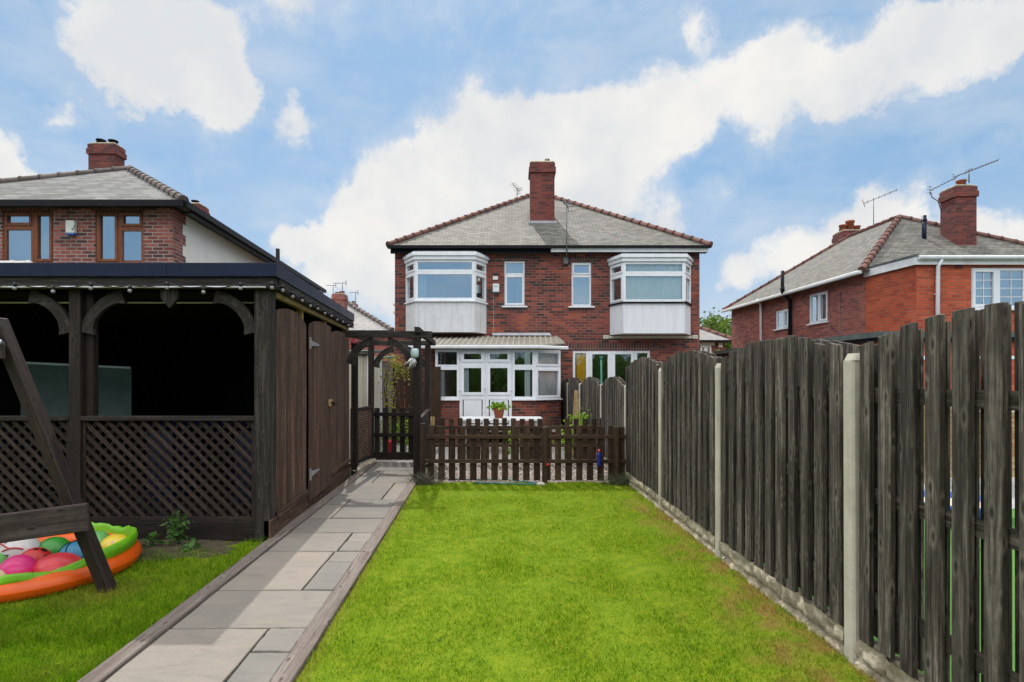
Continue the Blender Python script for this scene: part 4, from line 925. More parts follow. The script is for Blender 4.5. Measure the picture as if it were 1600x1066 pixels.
def side_lattice():
    y0, y1 = 9.98, 11.14; x0, x1 = X_(549, y0), X_(580, y1); d = Vector((x1 - x0, y1 - y0, 0)); ang = math.atan2(d.y, d.x); w = d.length
    t = thing('lattice_fence', 'brown trellis fence beside the path between shelter and gate', 'fence', (x0, y0, 0)); MM = T((x0, y0, .16)) @ Matrix.Rotation(ang, 4, 'Z')
    for s, y in ((1, -.012), (-1, 0)): m = MB(); lattice(m, MM, w, .9, .085, .026, .009, s, y); m.build('lattice', M['door'], t)
    m = MB(MM); m.box(0, w, -.03, .02, .90, .945); m.box(0, w, -.03, .02, -.05, .0); m.box(0, .04, -.029, .019, 0, .9); m.box(w - .04, w, -.029, .019, 0, .9); m.build('frame', M['pergola'], t, .003)
    for k in range(9):
        m = MB(); a = Vector((x0, y0, 0)) + d * ((k + .5) / 9) + Vector((.05, 0, 0)); s = random.uniform(.05, .075)
        m.surf(lambda u, v: a + Vector((math.cos(u * 6.283) * math.sin(v * 3.14) * s * 1.3, math.sin(u * 6.283) * math.sin(v * 3.14) * s, .03 - math.cos(v * 3.14) * s)) * 1.0 + Vector((0, 0, .02 * mnoise.noise((u * 5, v * 5, k)))), 10, 6)
        tag(m.build('edging_stone', M['rock']), 'rough buff stone in the row under the trellis beside the path', 'stone', 'rough stones along the foot of the trellis')
side_lattice()
def cream_shed():
    t = thing('cream_shed', 'cream boarded shed seen over the trellis beside the pergola', 'shed', (-3.6, 12, 0)); x1 = X_(577, 11.5)
    m = MB(); x = x1 - 2.2
    while x < x1 - .1: m.box(x, x + .155, 11.5 + random.uniform(0, .006), 11.53, 0, 2.13); x += .16
    m.box(x1 - 2.2, x1 - .001, 11.54, 12.4, 0, 2.1); m.build('wall', M['cream'], t)
    m = MB(); m.hexa([(x1 - 2.3, 11.4, 2.13), (x1 + .06, 11.4, 2.13), (x1 + .06, 12.5, 2.2), (x1 - 2.3, 12.5, 2.2), (x1 - 2.3, 11.4, 2.18), (x1 + .06, 11.4, 2.18), (x1 + .06, 12.5, 2.25), (x1 - 2.3, 12.5, 2.25)]); m.build('roof', M['felt'], t)
    m = MB(); m.tube([(x1 - .02, 11.47, 0), (x1 - .02, 11.47, 2.1)], .014, 8); m.build('corner_trim', M['pvc'], t)
    y = 12.6; t = thing('brown_shed', 'mauve-brown boarded shed with a white corner post behind the gate', 'shed', (-3.4, 13, 0)); a, b = X_(578, y), X_(593, y)
    m = MB(); m.box(a - 1.2, b, y, y + .05, 0, 2.03, (0, 0, 1)); m.box(b - .05, b, y + .05, y + 1.4, 0, 2.03, (0, 0, 1)); m.build('wall', M['mauve'], t)
    m = MB(); m.box(b + .003, b + .045, y - .03, y + .03, 0, 2.12); m.build('corner_post', M['pvc'], t, .003)
    m = MB(); m.hexa([(a - 1.3, y - .1, 2.05), (b + .1, y - .1, 2.05), (b + .1, y + 1.5, 2.15), (a - 1.3, y + 1.5, 2.15), (a - 1.3, y - .1, 2.09), (b + .1, y - .1, 2.09), (b + .1, y + 1.5, 2.19), (a - 1.3, y + 1.5, 2.19)]); m.build('roof', M['felt'], t)
cream_shed()
def tall_fence():
    y = 14.1; t = thing('board_fence', 'tall dark board fence with open joints beyond the gate, left of the conservatory', 'fence', (-2.2, y, 0)); m = MB(); x = X_(604, y)
    while x < X_(682, y) - .05:
        h = 1.98 if x < X_(655, y) else 1.93; m.box(x, x + .2, y + random.uniform(0, .01), y + .03, .02, h + random.uniform(-.04, .03)); x += .225
    m.build('board_panel', M['picket'], t)
    for z in (.5, 1.5): r = MB(); r.box(X_(602, y), X_(684, y), y + .032, y + .08, z - .04, z + .04); r.build('rail', M['brown'], t)
tall_fence()
def climber():
    y = 12.1; t = thing('climbing_plant', 'yellow-green climber trailing up a post behind the gate', 'climbing plant', (X_(606, y), y, 0)); m = MB(); pts = []
    for k in range(420):
        h = random.uniform(.7, 2.12); sp = .10 + .16 * max(0, (h - 1.35)); pts.append((X_(607, y) + random.gauss(.02 + .14 * max(0, h - 1.6), sp * .75), y + random.gauss(0, .1), h + random.gauss(0, .03)))
    for k in range(120): u = random.random(); pts.append((X_(610, y) + u * .42, y + random.gauss(0, .08), 2.05 - u * .35 + random.gauss(0, .09)))
    leaves(m, pts, .055); m.build('foliage', M['leaf_y'], t)
    m = MB()
    for k in range(4): x = X_(606, y) + random.gauss(0, .04); m.tube([(x, y, 0), (x + random.gauss(0, .05), y, .8), (x + random.gauss(0, .06), y, 1.5), (x + random.gauss(.1, .1), y, 2.05)], [.012, .01, .008, .004], 5)
    m.build('stem', M['bark'], t)
    y = 12.4
    for px, h, lab in ((607, .78, 'leafy green shrub low behind the gate, under the climber'), (634, .86, 'leafy green shrub low behind the right end of the gate')):
        t = thing('garden_shrub', lab, 'shrub', (X_(px, y), y, 0), 'shrubs behind the gate'); m = MB()
        leaves(m, [(X_(px, y) + random.gauss(0, .13), y + random.gauss(0, .12), abs(random.gauss(h * .6, .2))) for _ in range(300)], .07); m.build('foliage', M['leaf_b'], t)
        m = MB(); m.tube([(X_(px, y), y, 0), (X_(px, y), y, h * .7)], [.012, .006], 5); m.build('stem', M['bark'], t)
    y = 11.9; m = MB(); m.lathe([(.001, 0), (.09, 0), (.13, .30), (.145, .30), (.145, .36), (.12, .36), (.11, .30), (.001, .30)], (X_(609, y), y, 0)); tag(m.build('red_pot', M['red']), 'red plant pot standing behind the gate', 'pot')
climber()

# ------------------------------------------------------------------ patio things
def patio_things():
    y = 12.5; x0, x1 = X_(716, y), X_(848, y); zt = Z_(654.5, y)
    t = thing('garden_table', 'white plastic garden table behind the picket fences, in front of the conservatory', 'table', ((x0 + x1) / 2, y, 0))
    m = MB(); r = .09; pts = []
    for cx, cy, a0 in ((x1 - r, y, -90), (x1 - r, y + .75, 0), (x0 + r, y + .75, 90), (x0 + r, y, 180)):
        for k in range(6): a = R(a0 + 18 * k); pts.append((cx + r * math.cos(a), cy + r * math.sin(a), zt - .04))
    m.prism(pts, (0, 0, .04)); m.build('tabletop', M['white'], t, .006)
    for x in (x0 + .12, x1 - .12):
        for yy in (y + .06, y + .68): m = MB(); m.bar((x, yy, 0), (x, yy, zt - .04), .06, .06, (0, 1, 0)); m.build('leg', M['white'], t, .006)
    yp = 12.75; c = Vector((X_(779.5, yp), yp, zt)); t = thing('potted_plant', 'bright leafy plant in a terracotta pot on the white garden table', 'potted plant', c)
    m = MB(); m.lathe([(.001, 0), (.085, 0), (.125, .19), (.145, .19), (.148, .24), (.125, .24), (.115, .19), (.001, .19)], c); m.build('pot', M['pot'], t)
    m = MB(); leaves(m, [c + Vector((random.gauss(0, .07), random.gauss(0, .065), .225 + abs(random.gauss(0, .03)))) for _ in range(190)], .105, droop=-.1, up=1.2); m.build('foliage', M['leaf_b'], t)
    for px, h, y, n, lab in ((901, .86, 11.6, 260, 'bushy bright green plant behind the picket fence near the bottle'), (914, .98, 12.0, 220, 'tall green shrub by the boundary fence, behind both picket fences'), (806, .62, 11.5, 120, 'small yellow-green plant behind the middle of the picket fence'), (884, .66, 11.4, 160, 'low green plant left of the bushy bright one')):
        b = Vector((X_(px, y), y, 0)); t = thing('border_plant', lab, 'plant', b, 'plants behind the picket fence')
        m = MB(); leaves(m, [b + Vector((random.gauss(0, .12), random.gauss(0, .1), min(h * 1.05, max(.06, random.gauss(h * .6, h * .25))))) for _ in range(n)], .085); m.build('foliage', M['leaf_b'], t)
        m = MB()
        for k in range(3): m.tube([b + Vector((random.gauss(0, .03), 0, 0)), b + Vector((random.gauss(0, .06), 0, h * .75))], [.008, .004], 5)
        m.build('stem', M['bark'], t)
    m = MB(); m.bar((X_(896, 12.6), 12.6, 0), (X_(902, 13), 13, Z_(610, 13)), .13, .02, (0, 1, 0)); tag(m.build('timber_plank', M['tan'], None, .003), 'reddish plank leaning against the far boundary fence', 'plank')
    y = 11.2; x = X_(941, y); t = thing('clothes_prop', 'thin green pole standing against the boundary fence', 'pole', (x, y, 0)); m = MB(); m.tube([(x, y, 0), (x - .02, y, Z_(562, y))], .017, 8); m.build('shaft', M['teal'], t)
    m = MB(); m.tube([(x - .02, y, Z_(562, y)), (x - .045, y, Z_(557, y))], .012, 6); m.tube([(x - .02, y, Z_(562, y)), (x + .005, y, Z_(557, y))], .012, 6); m.build('fork', M['teal'], t)
    y = 8.83; c = Vector((X_(936, y), y, Z_(729, y))); t = thing('water_bottle', 'blue bottle with a red cap hanging on the picket fence', 'bottle', c)
    m = MB(); m.lathe([(.001, 0), (.028, 0), (.034, .02), (.034, .10), (.030, .125), (.034, .15), (.034, .185), (.018, .215), (.018, .225), (.001, .225)], c, 16); m.build('body', plain('cobalt_plastic', (.012, .022, .24), .3), t)
    m = MB(); m.lathe([(.001, .222), (.021, .222), (.021, .255), (.012, .262), (.001, .262)], c, 14); m.build('cap', plain('red_cap', (.6, .06, .1), .4), t)
    m = MB(); m.tube([(X_(740, 8.75), 8.78, .035), (X_(790, 8.75), 8.74, .03), (X_(830, 8.7), 8.68, .03), (X_(846, 8.7), 8.72, .03)], .011, 6); m.tube([(X_(846, 8.7), 8.72, .03), (X_(800, 9.1), 9.12, .02), (X_(700, 9.15), 9.15, .02)], .011, 6)
    tag(m.build('garden_hose', M['hose']), 'thin blue-green hose lying along the foot of the picket fence', 'hose')
    m = MB(); c = Vector((X_(845, 8.68), 8.68, .03)); m.surf(lambda u, v: c + Vector((math.cos(u * 6.283) * math.sin(v * 3.14) * .07, math.sin(u * 6.283) * math.sin(v * 3.14) * .05, -math.cos(v * 3.14) * .035 + .008 * mnoise.noise((u * 6, v * 4, 0)))), 12, 6)
    tag(m.build('stone', M['concrete']), 'pale stone in the grass at the middle post of the picket fence', 'stone')
    m = MB(); c = Vector((X_(856, 8.84), 8.84, .30)); m.ball(c, .026, 12); tag(m.build('red_button', M['red']), 'small red ball on the middle post of the picket fence', 'ball')
patio_things()
def weeds():
    for x, y, h, n, lab in ((X_(279, 5.5), 5.5, .36, 60, 'dark leafy weed growing at the foot of the lattice front'), (X_(235, 5.45), 5.45, .14, 30, 'tiny weed on bare soil right of the paddling pool'), (X_(297, 5.35), 5.35, .12, 26, 'low weed just right of the tall leafy weed')):
        b = Vector((x, y, .01)); t = thing('weed', lab, 'weed', b, 'weeds at the foot of the shelter'); m = MB(); s = MB()
        for k in range(5 if h > .2 else 3):
            e = b + Vector((random.gauss(0, .05), random.gauss(0, .03), h * random.uniform(.6, 1))); s.tube([b, b.lerp(e, .5) + Vector((random.gauss(0, .015), 0, 0)), e], [.004, .003, .002], 4)
            for q in range(n // 4): u = random.uniform(.25, 1.05); leaves(m, [b.lerp(e, u) + Vector((random.gauss(0, .02), random.gauss(0, .02), 0))], .07, .1, .9)
        m.build('foliage', M['leaf_d'], t); s.build('stem', M['leaf_d'], t)
    b = Vector((X_(662, 8.75), 8.75, 0)); m = MB()
    for k in range(150):
        a = random.uniform(0, 6.28); e = b + Vector((random.gauss(0, .16), random.gauss(0, .08), random.uniform(.05, .24))); q = b + Vector((random.gauss(0, .12), random.gauss(0, .06), 0)); m.tube([q, q.lerp(e, .6) + Vector((0, 0, .02)), e], [.003, .0025, .001], 3)
    tag(m.build('dry_weed', rough_mat('dry_stems', (.07, .065, .05), (.15, .14, .11), 20, .9)), 'dry grey-green weed clump at the foot of the pergola post', 'weed')
    b = Vector((X_(966, 8.7), 8.75, 0)); m = MB()
    for k in range(170):
        e = b + Vector((random.gauss(.05, .2), random.gauss(0, .1), random.uniform(.04, .22))); q = b + Vector((random.gauss(.05, .16), random.gauss(0, .08), 0)); m.tube([q, q.lerp(e, .6) + Vector((0, 0, .02)), e], [.003, .0025, .001], 3)
    tag(m.build('dry_weed', rough_mat('dark_green_stems', (.04, .06, .025), (.12, .13, .06), 20, .9)), 'straggly dark weed where the picket fence meets the boundary fence', 'weed')
    m = MB(); c = Vector((X_(1128, 5.0), 5.0, .045)); m.prism([c, c + Vector((.045, .01, .02)), c + Vector((.03, .05, .0))], (0, 0, .004)); tag(m.build('paper_scrap', M['white']), 'small white scrap of litter in the dry grass by the fence', 'litter')
weeds()

# ------------------------------------------------------------------ the semi-detached pair straight ahead
def main_house():
    Y = 16.0; x0, x1 = X_(617, Y), X_(1093, Y); zt = 5.22; zb = -.06
    h = thing('semi_detached_house', 'red brick semi-detached pair straight ahead with two white bay windows and central chimney', 'house', ((x0 + x1) / 2, Y, 0))
    hx = lambda px: X_(px, Y) - x0; hz = lambda py: Z_(py, Y) - zb
    holes = [(hx(788), hx(820), hz(478), hz(408)), (hx(893), hx(924), hz(478.5), hz(410)), (hx(895), hx(1016), hz(672), hz(548)),
             (hx(639), hx(755), hz(470), hz(405)), (hx(958), hx(1074), hz(472), hz(408)), (hx(700), hx(850), hz(690), hz(550))]
    m = MB(T((x0, Y, zb))); wall(m, x1 - x0, zt - zb, holes)
    m.M = Matrix.Identity(4); D = 8.4
    m.poly([(x0, Y + D, zb), (x0, Y, zb), (x0, Y, zt), (x0, Y + D, zt)]); m.poly([(x1, Y, zb), (x1, Y + D, zb), (x1, Y + D, zt), (x1, Y, zt)]); m.poly([(x1, Y + D, zb), (x0, Y + D, zb), (x0, Y + D, zt), (x1, Y + D, zt)])
    m.build('wall', M['brick'], h)
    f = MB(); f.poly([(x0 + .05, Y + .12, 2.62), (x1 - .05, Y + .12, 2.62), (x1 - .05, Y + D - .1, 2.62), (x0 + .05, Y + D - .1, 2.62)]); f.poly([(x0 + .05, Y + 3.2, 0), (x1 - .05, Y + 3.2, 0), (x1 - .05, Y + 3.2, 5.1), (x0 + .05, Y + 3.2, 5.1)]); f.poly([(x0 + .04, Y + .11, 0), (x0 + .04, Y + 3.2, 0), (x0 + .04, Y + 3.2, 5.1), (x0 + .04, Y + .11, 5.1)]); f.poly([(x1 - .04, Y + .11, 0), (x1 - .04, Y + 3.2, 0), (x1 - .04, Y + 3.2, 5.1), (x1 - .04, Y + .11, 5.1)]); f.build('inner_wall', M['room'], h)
    # soldier courses
    for a, b, py, k in ((780, 828, 407, .15), (886, 931, 409, .15), (870, 1026, 547, .20)):
        s = MB(); z = Z_(py, Y); s.box(X_(a, Y), X_(b, Y), Y - .004, Y + .05, z, z + k, None); s.build('lintel', M['soldier'], h)
    for a, b, py in ((783, 826, 481), (887, 928, 481.5)):
        s = MB(); z = Z_(py, Y); s.box(X_(a, Y), X_(b, Y), Y - .003, Y + .05, z - .075, z, None); s.build('brick_sill', M['soldier'], h)
    # roof
    ye = Y - .3; ze = 5.27; a0, a1 = X_(606, ye), X_(1111, ye); d = (a1 - a0) / 2; ax = (a0 + a1) / 2 - .12; zr = ze + .65 * d; yb = ye + 2 * d + .4
    A, B_, Cc, D_ = (a0, ye, ze), (a1, ye, ze), (a1, yb, ze), (a0, yb, ze); E, G = (ax, ye + d, zr), (ax, yb - d, zr)
    r = MB(); r.poly([A, B_, E]); r.poly([B_, Cc, G, E]); r.poly([Cc, D_, G]); r.poly([D_, A, E, G]); r.poly([(a0, ye, ze - .01), (a0, yb, ze - .01), (a1, yb, ze - .01), (a1, ye, ze - .01)])
    roof = r.build('roof', M['slate'], h)
    up = Vector((0, 0, .01)); hips(roof, [(Vector(A) + up, E), (Vector(B_) + up, E), (E, G)], M['ridge'], .085, .3)
    g = MB(); xm = X_(862, ye); g.box(a0, xm, ye - .06, ye + .06, ze - .085, ze - .005); g.build('gutter', M['black'], h)
    g = MB(); g.box(xm, a1, ye - .05, ye + .04, ze - .065, ze - .005); g.build('gutter', M['black'], h)
    g = MB(); g.box(xm - .02, a1 - .06, ye + .03, ye + .06, ze - .17, ze - .068); g.build('fascia', M['fascia_w'], h)
    g = MB(); g.box(a0 + .05, xm - .03, ye + .10, ye + .13, ze - .2, ze - .02); g.build('fascia', M['black'], h)
    g = MB(); g.box(a0 + .05, a1 - .05, ye + .135, Y - .002, ze - .16, ze - .13); g.build('soffit', M['black'], h)
    # chimney
    yc = 17.35; c0, c1 = X_(828.5, yc), X_(866.5, yc); chimney(h, c0, c1, yc, yc + .62, 5.9, Z_(253, yc), 'brick_c', [(.72, .4, .07, .14, 'rock')])
    ch = bpy.data.objects  # flashing at the chimney's own foot
    f = MB(); zf = Z_(348, yc); f.box(c0 - .06, c1 + .06, yc - .10, yc - .015, zf - .05, zf + .03); f.build('flashing', M['lead'], roof)
    # windows
    w, hh = hx(820) - hx(788), hz(408) - hz(478)
    window(h, T((X_(788, Y), Y + .03, Z_(478, Y))), w, hh, [(0, 1, .695, 1), (0, 1, 0, .695)], .05, sash=(1,), drape=[(.1, .45, .05, .66, 'net', .12, .008), (.55, .92, .05, .6, 'net', .12, .008), (.02, .98, .7, .98, 'net', .2, 0)])
    w, hh = hx(924) - hx(893), hz(410) - hz(478.5)
    wn = window(h, T((X_(893, Y), Y + .03, Z_(478.5, Y))), w, hh, [(0, 1, .70, 1), (0, 1, 0, .70)], .05, sash=(0,), drape=[(.04, .96, .03, .98, 'net', .22, .006)])
    fl = MB()
    for k in range(9): fl.ball((X_(909, Y) + random.gauss(0, .05), Y + .12, Z_(471, Y) + random.gauss(0, .05)), .03, 8)
    fl.build('white_flowers', M['white'], wn)
    for a, b, py in ((784, 824, 478.5), (888, 929, 479)):
        s = MB(); z = Z_(py, Y); s.box(X_(a, Y), X_(b, Y), Y - .07, Y + .03, z - .04, z); s.build('sill', M['pvc'], h, .004)
    # bays
    def bay(p_w0, p_f0, p_f1, p_w1, ytop, yhead, ysill, yap, apron, line, drapes, gl='glass'):
        yf = 15.42; W0, W1 = X_(p_w0, Y), X_(p_w1, Y); F0, F1 = X_(p_f0, yf), X_(p_f1, yf); z = lambda py: Z_(py, yf)
        b = MB(); pts = [(W0, Y - .001), (F0, yf), (F1, yf), (W1, Y - .001)]
        b.prism([(x, y, z(yap)) for x, y in pts], (0, 0, z(ysill) - z(yap) - .03)); o = b.build('bay', M[apron], h)
        def ring(e, z0, z1, mt, nm):
            q = MB(); q.prism([(W0 - e, Y - .002, z0), (F0 - e * .75, yf - e, z0), (F1 + e * .75, yf - e, z0), (W1 + e, Y - .002, z0)], (0, 0, z1 - z0)); q.build(nm, M[mt], o, .006)
        ring(.05, z(ysill) - .03, z(ysill) + .012, line, 'sill'); ring(.045, z(yhead), z(yhead) + .10, 'pvc', 'cornice'); ring(.085, z(yhead) + .101, z(ytop), 'pvc', 'cornice'); ring(.06, z(ytop) + .001, z(ytop) + .03, 'lead', 'lead_roof')
        zz0, zz1 = z(ysill) + .013, z(yhead) - .001; H = zz1 - zz0
        window(o, T((F0, yf, zz0)), F1 - F0, H, [(0, 1, .70, 1), (0, 1, 0, .70)], .065, gl=gl, drape=drapes)
        for (xa, ya), (xb, yb_), cells in (((W0, Y), (F0, yf), 0), ((F1, yf), (W1, Y), 1)):
            v = Vector((xb - xa, yb_ - ya, 0)); MM = T((xa, ya, zz0)) @ Matrix.Rotation(math.atan2(v.y, v.x), 4, 'Z')
            window(o, MM, v.length, H, [(0, 1, .70, 1), (0, 1, 0, .70)], .06, sash=(0, 1))
    bay(634, 649, 741, 760, 395, 406, 470, 519, 'render_w', 'pvc', [(.04, .17, .03, .70, 'curtain', .18, .012)])
    bay(953, 974, 1070, 1079, 398.5, 409, 472.5, 521, 'clad', 'black', [(.02, .98, .02, .98, 'curtain', .09, .016)], 'glass_d')
    s = MB(); z = Z_(474, 15.4)
    # patio door behind the fence
    w, hh = hx(1016) - hx(895), hz(548) - hz(672)
    pd = window(h, T((X_(895, Y), Y + .02, Z_(672, Y))), w, hh, [(0, .205, 0, 1), (.205, .5, 0, 1), (.5, .80, 0, 1), (.80, 1, 0, 1)], .07, gl='glass_d', sash=(1, 2), name='patio_door', drape=[(.05, .17, .02, .96, 'yellow', .05, 0), (.84, .96, .02, .74, 'yellow', .05, 0)])
    # small fittings
    a = MB(); a.box(X_(770, Y), X_(780, Y), Y - .09, Y - .001, Z_(457, Y), Z_(444, Y)); ab = a.build('alarm_box', M['white'], h, .01)
    a = MB(); a.box(X_(770.2, Y), X_(779.8, Y), Y - .085, Y - .002, Z_(459.5, Y), Z_(457.2, Y)); a.build('lens', plain('dark_green_lens', (.01, .06, .055), .3), ab)
    for k in range(3): a = MB(); a.box(X_(772.2 + k * 2.4, Y), X_(773.6 + k * 2.4, Y), Y - .092, Y - .088, Z_(449, Y), Z_(447.8, Y)); a.build('mark', M['steel'], ab)
    a = MB(); a.box(X_(770, Y), X_(778, Y), Y - .03, Y - .001, Z_(437.5, Y), Z_(432, Y)); a.build('air_vent', M['render_c'], h, .004)
    a = MB(); a.box(X_(771.2, Y), X_(771.7, Y), Y - .010, Y - .001, Z_(520, Y), Z_(460, Y)); a.build('cable', M['concrete'], h)
    a = MB(); a.tube([(X_(885, Y), Y - .04, Z_(408, Y)), (X_(884.5, Y), Y - .38, Z_(391, Y)), (X_(884.5, 15.6), 15.6, Z_(383, 15.6))], .012, 5); a.box(X_(880, Y), X_(887, Y), Y - .09, Y - .001, Z_(413, Y), Z_(403, Y)); a.build('cable_box', M['steel'], h)
    for py in (474, 486): a = MB(); a.box(x0 - .07, x0 - .002, Y + .05, Y + .2, Z_(py + 3, Y), Z_(py, Y)); a.build('bracket', M['render_c'], h)
    for px in (948, 1087): a = MB(); a.box(X_(px - 6, Y), X_(px + 3, Y), Y - .05, Y - .001, Z_(530, Y), Z_(524, Y)); a.build('corbel', M['concrete'], h, .01)
    a = MB(); a.box(X_(948, Y), X_(1088, Y), Y - .02, Y - .003, Z_(529, Y), Z_(525, Y)); a.build('ledge', M['concrete'], h)
    return ze
main_house()
aerial('small grey aerial behind the left roof slope of the central house', (X_(808, 20.5), 20.5, 7.4), 1.05, .45, R(235), 5, .34, R(20))
def aer2():
    y = 15.55; b = Vector((X_(885.5, y), y, Z_(405, y))); aerial('grey aerial on a tall mast in front of the right roof slope', b, (405 - 318) / F * y, .5, R(250), 5, .42)
aer2()

def conservatory():
    Y, yf = 16.0, 14.25; zt = Z_(546, yf); x0 = X_(680, yf); xc = X_(836, yf); xr, yr = X_(876, 14.75), 14.75; zs = Z_(624, yf); zf = .42
    t = thing('conservatory', 'white lean-to conservatory with double doors, brick base and ribbed roof', 'conservatory', ((x0 + xc) / 2, yf, 0))
    d0, d1 = X_(718, yf), X_(800, yf); ang = math.atan2(yr - yf, xr - xc); wr = math.hypot(xr - xc, yr - yf)
    b = MB(); e = .03; th = .11
    b.box(x0 + e, d0, yf + e, yf + th, -.06, zs - .03, None); b.build('base_wall', M['brick'], t); b = MB(); b.box(d1, xc, yf + e, yf + th, -.06, zs - .03, None); b.build('base_wall', M['brick'], t); b = MB(); b.box(x0 + e, x0 + th, yf + th + .001, Y - .002, -.06, zs - .03, None); b.build('base_wall', M['brick'], t); b = MB()
    b.M = T((xc, yf, 0)) @ Matrix.Rotation(ang, 4, 'Z'); b.box(.02, wr - .02, e, th, -.06, zs - .03, None); b.build('base_wall', M['brick'], t); b = MB(); b.box(xr - th, xr - .02, yr + .05, Y - .002, -.06, zs - .03, None)
    b.build('base_wall', M['brick'], t)
    s = MB(); s.box(x0 - .05, d0 - .002, yf - .05, yf + .12, zs - .03, zs); s.box(d1 + .002, xc + .02, yf - .05, yf + .12, zs - .03, zs); s.M = T((xc, yf, 0)) @ Matrix.Rotation(ang, 4, 'Z'); s.box(.025, wr + .03, -.05, .11, zs - .029, zs + .001); s.build('sill', M['pvc'], t, .004)
    H = zt - zs; cells = [(0, 1, .64, 1), (0, 1, 0, .64)]
    window(t, T((x0, yf, zs)), d0 - x0 - .002, H, cells, .065, gl='glass_d', drape=[(.12, .34, 0, .62, 'curtain', .09, .016)])
    w = d1 - d0
    for k in (0, 1):
        xa = d0 + w / 2 * k; ww = w / 2 - .003; hh = zt - zf
        dz = lambda py: (Z_(py, yf) - zf) / hh
        dr = window(t, T((xa, yf, zf)), ww, hh, [(.0, 1, dz(568.5), 1), (.0, 1, dz(620), dz(568.5)), (0, 1, 0, dz(620))], .075, gl='glass_d', sash=(0, 1), name='door', drape=[(.15, .35, dz(617), dz(572), 'curtain', .10, .016)] if k == 0 else None)
        p = MB(); p.box(xa + .10, xa + ww - .10, yf + .012, yf + .05, zf + .11, Z_(622, yf)); p.build('door_panel', M['pvc'], dr, .008)
        if k == 0:
            q = MB(); xx = xa + ww - .045; q.box(xx - .014, xx + .014, yf - .028, yf - .019, Z_(612, yf), Z_(604, yf)); q.tube([(xx, yf - .03, Z_(606, yf)), (xx - .0, yf - .06, Z_(606, yf)), (xx + .09, yf - .06, Z_(606, yf))], .009, 6); q.build('handle', M['chrome'], dr)
        hx = xa + (.012 if k == 0 else ww - .012)
        for py in (560, 610): q = MB(); q.tube([(hx, yf - .026, Z_(py + 2, yf)), (hx, yf - .026, Z_(py - 2, yf))], .012, 6); q.build('hinge', M['pvc'], dr)
    window(t, T((d1 + .002, yf, zs)), xc - d1 - .004, H, cells, .065, gl='glass_d', drape=[(.55, .8, 0, .98, 'curtain', .09, .016)])
    window(t, T((xc, yf, zs)) @ Matrix.Rotation(ang, 4, 'Z'), wr, H, cells, .06, gl='glass_d', sash=(0, 1), drape=[(.05, .95, .02, .98, 'blind', .075, .008)])
    window(t, T((x0, Y - .01, zs)) @ Matrix.Rotation(R(-90), 4, 'Z'), Y - yf - .09, H, [(0, .5, 0, 1), (.5, 1, 0, 1)], .06, gl='glass_d')
    p = MB(); p.box(xr - .08, xr - .02, yr + .05, Y - .01, zs, zt); p.build('side_panel', M['pvc'], t)
    # interior back and floor
    p = MB(); p.box(x0 + .1, xr - .1, yf + .12, Y - .02, .3, .36); p.build('floor', M['patio'], t)
    # roof
    zr = Z_(527.5, Y); ze = zt + .06; r = MB(); xl = X_(640, yf); e2 = X_(868, yf - .12)
    pts = [(xl, yf - .16, ze), (X_(842, yf - .16), yf - .16, ze), (X_(883, 14.65), 14.65, ze + .012), (X_(872, Y), Y - .004, zr), (X_(655, Y), Y - .004, zr)]
    pts[2] = (pts[2][0], pts[2][1], ze + (zr - ze) * (14.65 - yf + .16) / (Y - yf + .16)); pts[1] = (pts[1][0], pts[1][1], ze)
    r.prism(pts, (0, 0, .03)); rf = r.build('roof', rough_mat('grimy_roof_sheet', (.25, .23, .19), (.33, .305, .255), 6, .6, (.15, .14, .11), .5, bmp=0), t)
    q = MB(); n = 27
    for k in range(n):
        u = (k + .5) / n; xb = X_(655, Y) + (X_(872, Y) - X_(655, Y)) * u; xa = xl + (X_(876, yf - .1) - xl) * u; ya, za = yf - .165, ze + .032
        if xa > pts[1][0]: s_ = (xa - pts[1][0]) / (pts[2][0] - pts[1][0]); ya = pts[1][1] + (pts[2][1] - pts[1][1]) * s_; za = pts[1][2] + (pts[2][2] - pts[1][2]) * s_ + .032
        q.bar((xa, ya, za), (xb, Y - .01, zr + .032), .045, .03, (0, 0, 1))
    q.build('glazing_bars', M['poly'], rf)
    q = MB(); q.bar((xl, yf - .2, ze - .01), (pts[1][0] + .02, yf - .2, ze - .01), .09, .085); q.bar((pts[1][0], yf - .2, ze - .01), (pts[2][0] + .06, 14.58, ze - .01), .09, .085); q.build('gutter', M['fascia_w'], t, .02)
    q = MB(); q.hexa([(X_(770, Y), Y - .10, zr + .05), (X_(862, Y), Y - .10, zr + .05), (X_(862, Y), Y - .09, zr + .05), (X_(770, Y), Y - .09, zr + .05), (X_(768, Y), Y - .03, Z_(520.5, Y)), (X_(858, Y), Y - .03, Z_(520.5, Y)), (X_(858, Y), Y - .004, Z_(520.5, Y)), (X_(768, Y), Y - .004, Z_(520.5, Y))]); q.build('flashing', M['lead'], rf)
conservatory()

